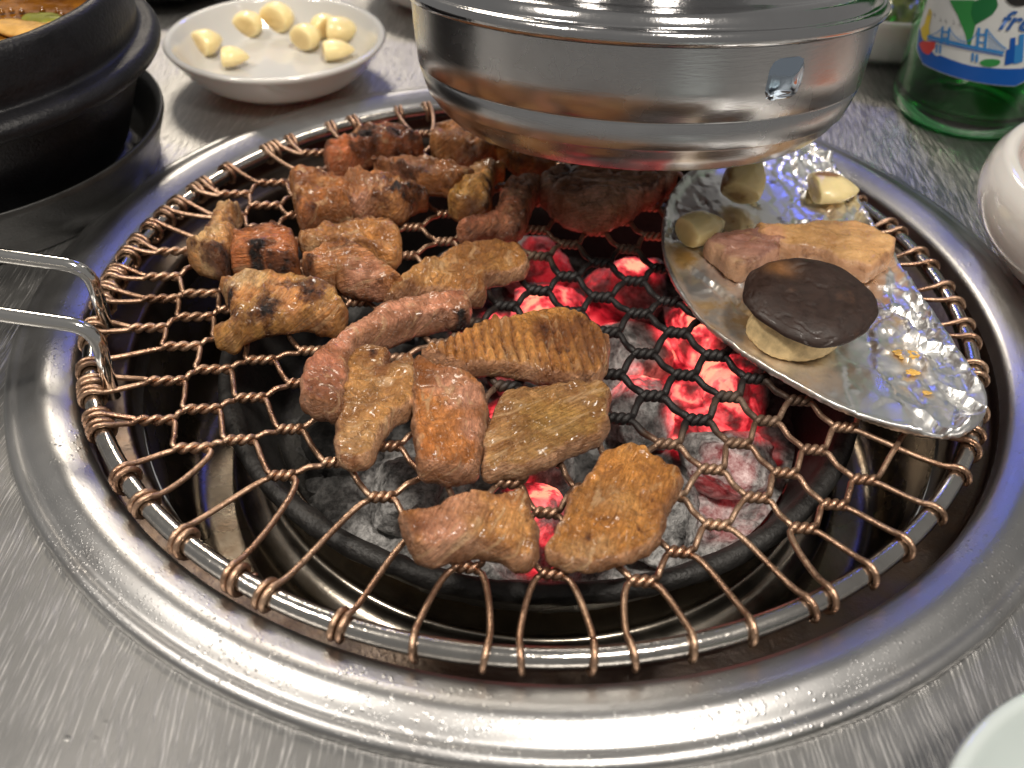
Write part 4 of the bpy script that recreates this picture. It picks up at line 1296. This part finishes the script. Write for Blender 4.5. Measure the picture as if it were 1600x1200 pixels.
def patch(name, sz, mat, off, parent, step=0.0022, **tags):
    P, F, D = fill(resample(np.array(sz), min(step, 0.0012)), step)
    return mk(name, wrap(P, off), F, mat, parent, **tags)


def paper(name, c): return m_plain(name, c, 0.45, vary=0.03, scale=500.0)


PW, PB, PLB, PG, PDG, PY, PR_, PK, PGY = paper('label_white', (0.66, 0.68, 0.67)), paper('label_blue', (0.0, 0.085, 0.40)), paper('label_sky_blue', (0.03, 0.22, 0.55)), paper('label_green', (0.03, 0.26, 0.06)), \
    paper('label_dark_green', (0.005, 0.15, 0.04)), paper('label_yellow', (0.70, 0.52, 0.03)), paper('label_red', (0.60, 0.04, 0.035)), paper('label_black', (0.01, 0.01, 0.01)), paper('label_grey', (0.30, 0.31, 0.31))
CL = (1350, 0, 5.456)


def lab(pts): return [on_label(x, y) for x, y in crop(*CL, pts)]


zb = on_label(1512, 126)[1]
smid = on_label(1530, 60)[0]
half = 0.030
# paper label: lower edge, rounded corners
lb = [(smid - half, 0.088), (smid - half, zb + 0.012), (smid - half + 0.003, zb + 0.004), (smid - half + 0.010, zb), (smid + half - 0.010, zb), (smid + half - 0.003, zb + 0.004), (smid + half, zb + 0.012), (smid + half, 0.088)]
label_o = patch('paper_label', lb, PW, 0.0, bottle, label='white and blue paper label with a bridge picture')
bz = zb + 0.0062
bb = [(smid - half + 0.0004, bz + 0.006), (smid - half + 0.0008, zb + 0.0115), (smid - half + 0.0034, zb + 0.0044), (smid - half + 0.010, zb + 0.0003), (smid + half - 0.010, zb + 0.0003), (smid + half - 0.0034, zb + 0.0044), (smid + half - 0.0004, zb + 0.012), (smid + half - 0.010, bz + 0.0015), (smid, bz), (smid - half + 0.012, bz + 0.0005)]
patch('blue_band', bb, PB, 0.00012, label_o)
patch('green_stripe', lab([(730, 0), (940, 0), (985, 60), (955, 200), (905, 400), (885, 390), (865, 290), (800, 130)]), PG, 0.00010, label_o)
patch('green_heart', lab([(950, 210), (915, 110), (930, 20), (990, -10), (1060, -30), (1130, -20), (1145, 50), (1100, 120), (1030, 165)]), PDG, 0.0002, label_o)
patch('yellow_drop', lab([(x + 38, y) for x, y in [(525, 70), (545, 110), (520, 230), (525, 330), (480, 350), (455, 310), (450, 240), (478, 210), (500, 130)]]), PY, 0.0002, label_o)
patch('red_heart', lab([(x + 52, y) for x, y in [(420, 370), (450, 350), (560, 355), (555, 410), (500, 470), (450, 440)]]), PR_, 0.00025, label_o)
patch('green_island', lab([(985, 530), (1020, 505), (1090, 500), (1165, 510), (1155, 550), (1080, 570), (1010, 560)]), PG, 0.00025, label_o)


def stroke(name, pts, w, mat, off=0.0003):
    P = np.array([on_label(x, y) for x, y in crop(*CL, pts)])
    w = w / 5.456 / 3300.0 / 2
    T = np.gradient(P, axis=0); T /= np.linalg.norm(T, axis=1)[:, None]
    N = np.c_[-T[:, 1], T[:, 0]]
    L, R = P + N * w, P - N * w
    n = len(P)
    V = wrap(np.vstack([L, R]), off)
    F = [(i, i + 1, n + i + 1, n + i) for i in range(n - 1)]
    mk(name, V, F, mat, label_o)


def line(a, b, n=8): return [(a[0] + (b[0] - a[0]) * w, a[1] + (b[1] - a[1]) * w) for w in np.linspace(0, 1, n)]


def sag(a, b, drop, n=12): return [(x, y + drop * 4 * w * (1 - w)) for (x, y), w in zip(line(a, b, n), np.linspace(0, 1, n))]


stroke('bridge_deck', sag((545, 310), (1190, 450), 8, 20), 22, PLB)
stroke('bridge_deck_edge', sag((545, 335), (1190, 475), 8, 20), 8, PB)
for (tx, ty, h, w) in ((690, 225, 150, 26), (1000, 235, 190, 30)):
    stroke('bridge_tower', line((tx - w * 0.6, ty), (tx - w * 1.2, ty + h)), 18, PLB)
    stroke('bridge_tower', line((tx + w * 1.6, ty + 8), (tx + w * 1.0, ty + h + 8)), 18, PLB)
    stroke('bridge_crossbar', line((tx - w * 0.6, ty + h * 0.3), (tx + w * 1.4, ty + h * 0.33)), 14, PLB)
    stroke('bridge_crossbar', line((tx - w * 0.9, ty + h * 0.65), (tx + w * 1.2, ty + h * 0.68)), 12, PLB)
stroke('bridge_cable', sag((680, 230), (560, 300), 14), 6, PLB)
stroke('bridge_cable', sag((730, 235), (985, 245), 115, 16), 6, PLB)
stroke('bridge_cable', sag((1050, 245), (1215, 415), 18), 7, PLB)
for k in range(7):
    x = 1070 + k * 20
    stroke('bridge_hanger', line((x, 268 + k * 22), (x, 425 + k * 4), 4), 4, PLB)
for k in range(5):
    x = 750 + k * 26
    stroke('bridge_hanger', line((x, 290 + 14 * math.sin(k * 0.7)), (x, 365 + k * 5), 4), 3, PLB)
for x, y in ((625, 380), (655, 385), (930, 450), (965, 460)):
    stroke('bridge_pier', line((x, y), (x - 4, y + 70), 4), 16, PLB)
stroke('white_foam', sag((590, 400), (640, 450), 20), 40, PW, 0.0002)
for x, y, h in ((1270, 320, 220), (1310, 380, 160), (1345, 290, 240), (1235, 420, 130)):
    stroke('skyline_tower', line((x, y), (x - 15, y + h), 6), 34, PB if x in (1270, 1235) else PLB, 0.00028)


def text(name, body, px, size, mat, rot, shear=0.0, bold=0.0):
    cu = bpy.data.curves.new(name, 'FONT')
    cu.body = body; cu.size = size; cu.shear = shear; cu.offset = bold; cu.resolution_u = 4
    ob = bpy.data.objects.new(name, cu)
    col.objects.link(ob)
    dg = bpy.context.evaluated_depsgraph_get()
    me = bpy.data.meshes.new_from_object(ob.evaluated_get(dg))
    V = np.array([v.co[:2] for v in me.vertices]); F = [tuple(p.vertices) for p in me.polygons]
    bpy.data.objects.remove(ob); bpy.data.meshes.remove(me); bpy.data.curves.remove(cu)
    c, s = math.cos(rot), math.sin(rot)
    V = V @ np.array([[c, s], [-s, c]])
    mk(name, wrap(V + on_label(*px), 0.00035), F, mat, label_o)


text('label_word', 'fresh', crop(*CL, [(1135, 245)])[0], 0.0105, paper('label_ink_blue', (0.02, 0.10, 0.33)), 0.06, 0.3, 0.0002)
text('label_name', 'op', crop(*CL, [(1175, 15)])[0], 0.020, PK, 0.0, 0.0, 0.0006)
for k, (x, y) in enumerate(((560, 110), (605, 130), (655, 165), (700, 185), (765, 190), (815, 215))):
    stroke('label_mark', line((x, y - 22), (x + 6, y + 22), 4), 5, PGY)
    stroke('label_mark', line((x - 12, y + (-6 if k % 2 else 10)), (x + 14, y + (-2 if k % 2 else 14)), 4), 5, PGY)

# ------------------------------------------------------------------ other dishes at the edges of the picture
KC = (0.2085, 0.0230, 0.0)
V, F = lathe(rounded([(0.0, 0.0012), (0.032, 0.0012), (0.033, 0.0), (0.038, 0.0), (0.050, 0.0070), (0.0595, 0.0180), (0.0620, 0.0260), (0.0605, 0.0345), (0.0570, 0.0395), (0.0535, 0.0400), (0.0515, 0.0370), (0.0525, 0.0260), (0.048, 0.0120), (0.030, 0.0055)], 0.004, 6) + [(0.0, 0.0055)], 112)
o = mk('kimchi_bowl', V, F, PORCELAIN, label='deep white bowl at the right edge of the picture', category='bowl'); o.location = KC


def heap(name, c, r, z, h, cols, freq, seed, label, category):
    P, F, D = fill(np.array([(c[0] + r * math.cos(t), c[1] + r * math.sin(t)) for t in np.linspace(0, 2 * math.pi, 70, endpoint=False)]), 0.0018)
    n1 = fbm(np.c_[P * freq, np.zeros(len(P))], 3, seed)
    zz = z + h * (1 - (np.hypot(P[:, 0] - c[0], P[:, 1] - c[1]) / r) ** 2) + 0.006 * np.abs(n1) + 0.0015 * fbm(P * freq * 3, 2, seed + 3)
    m = sstep(-0.2, 0.25, fbm(P * freq * 0.8, 3, seed + 7))[:, None]
    m2 = sstep(0.15, 0.4, fbm(P * freq * 1.1, 3, seed + 9))[:, None]
    C = np.array(cols[0]) * (1 - m) + np.array(cols[1]) * m
    C = C * (1 - m2) + np.array(cols[2]) * m2
    mk(name, np.c_[P, zz], F, FOOD, colours=C, label=label, category=category, kind='stuff')


heap('kimchi', (KC[0] + 0.006, KC[1] - 0.006), 0.042, 0.010, 0.010, [(0.50, 0.045, 0.012), (0.62, 0.14, 0.03), (0.68, 0.36, 0.18)], 110, 5, 'red kimchi heaped in the deep white bowl', 'kimchi')
GC = (0.1660, 0.2420, 0.0)
bowl('greens_dish', GC, 0.0560, 0.038, 0.026, 0.0034, PORCELAIN, 'white dish of dark greens behind the bottle and hood', 'dish', 0.6)
heap('pickled_greens', (GC[0], GC[1]), 0.050, 0.016, 0.014, [(0.04, 0.075, 0.010), (0.12, 0.15, 0.02), (0.015, 0.03, 0.006)], 120, 6, 'dark green pickled leaves heaped in the dish behind the hood', 'greens')
q = U(1600, 1200, 0.02)
bowl('celadon_bowl', (q[0] + 0.026, q[1] - 0.033, 0.0), 0.052, 0.030, 0.024, 0.0034, PALE_GLAZE, 'pale green white bowl cut off by the lower right corner', 'bowl', 0.55)
q = U(228, -22, 0.012)
V, F = lathe(rounded([(0.0, 0.004), (0.030, 0.004), (0.046, 0.010), (0.050, 0.013), (0.0505, 0.0118), (0.045, 0.0085), (0.030, 0.0), (0.0, 0.0)], 0.002, 4), 72)
o = mk('metal_plate', V, F, ROD_STEEL, label='small shiny metal plate at the top edge behind the stew pot', category='plate'); o.location = (q[0], q[1] + 0.035, 0)
q = U(650, -5, 0.015)
bowl('side_dish', (q[0] + 0.012, q[1] + 0.045, 0.0), 0.048, 0.030, 0.018, 0.0034, PORCELAIN, 'white dish cut off by the top edge beside the hood', 'dish', 0.55)
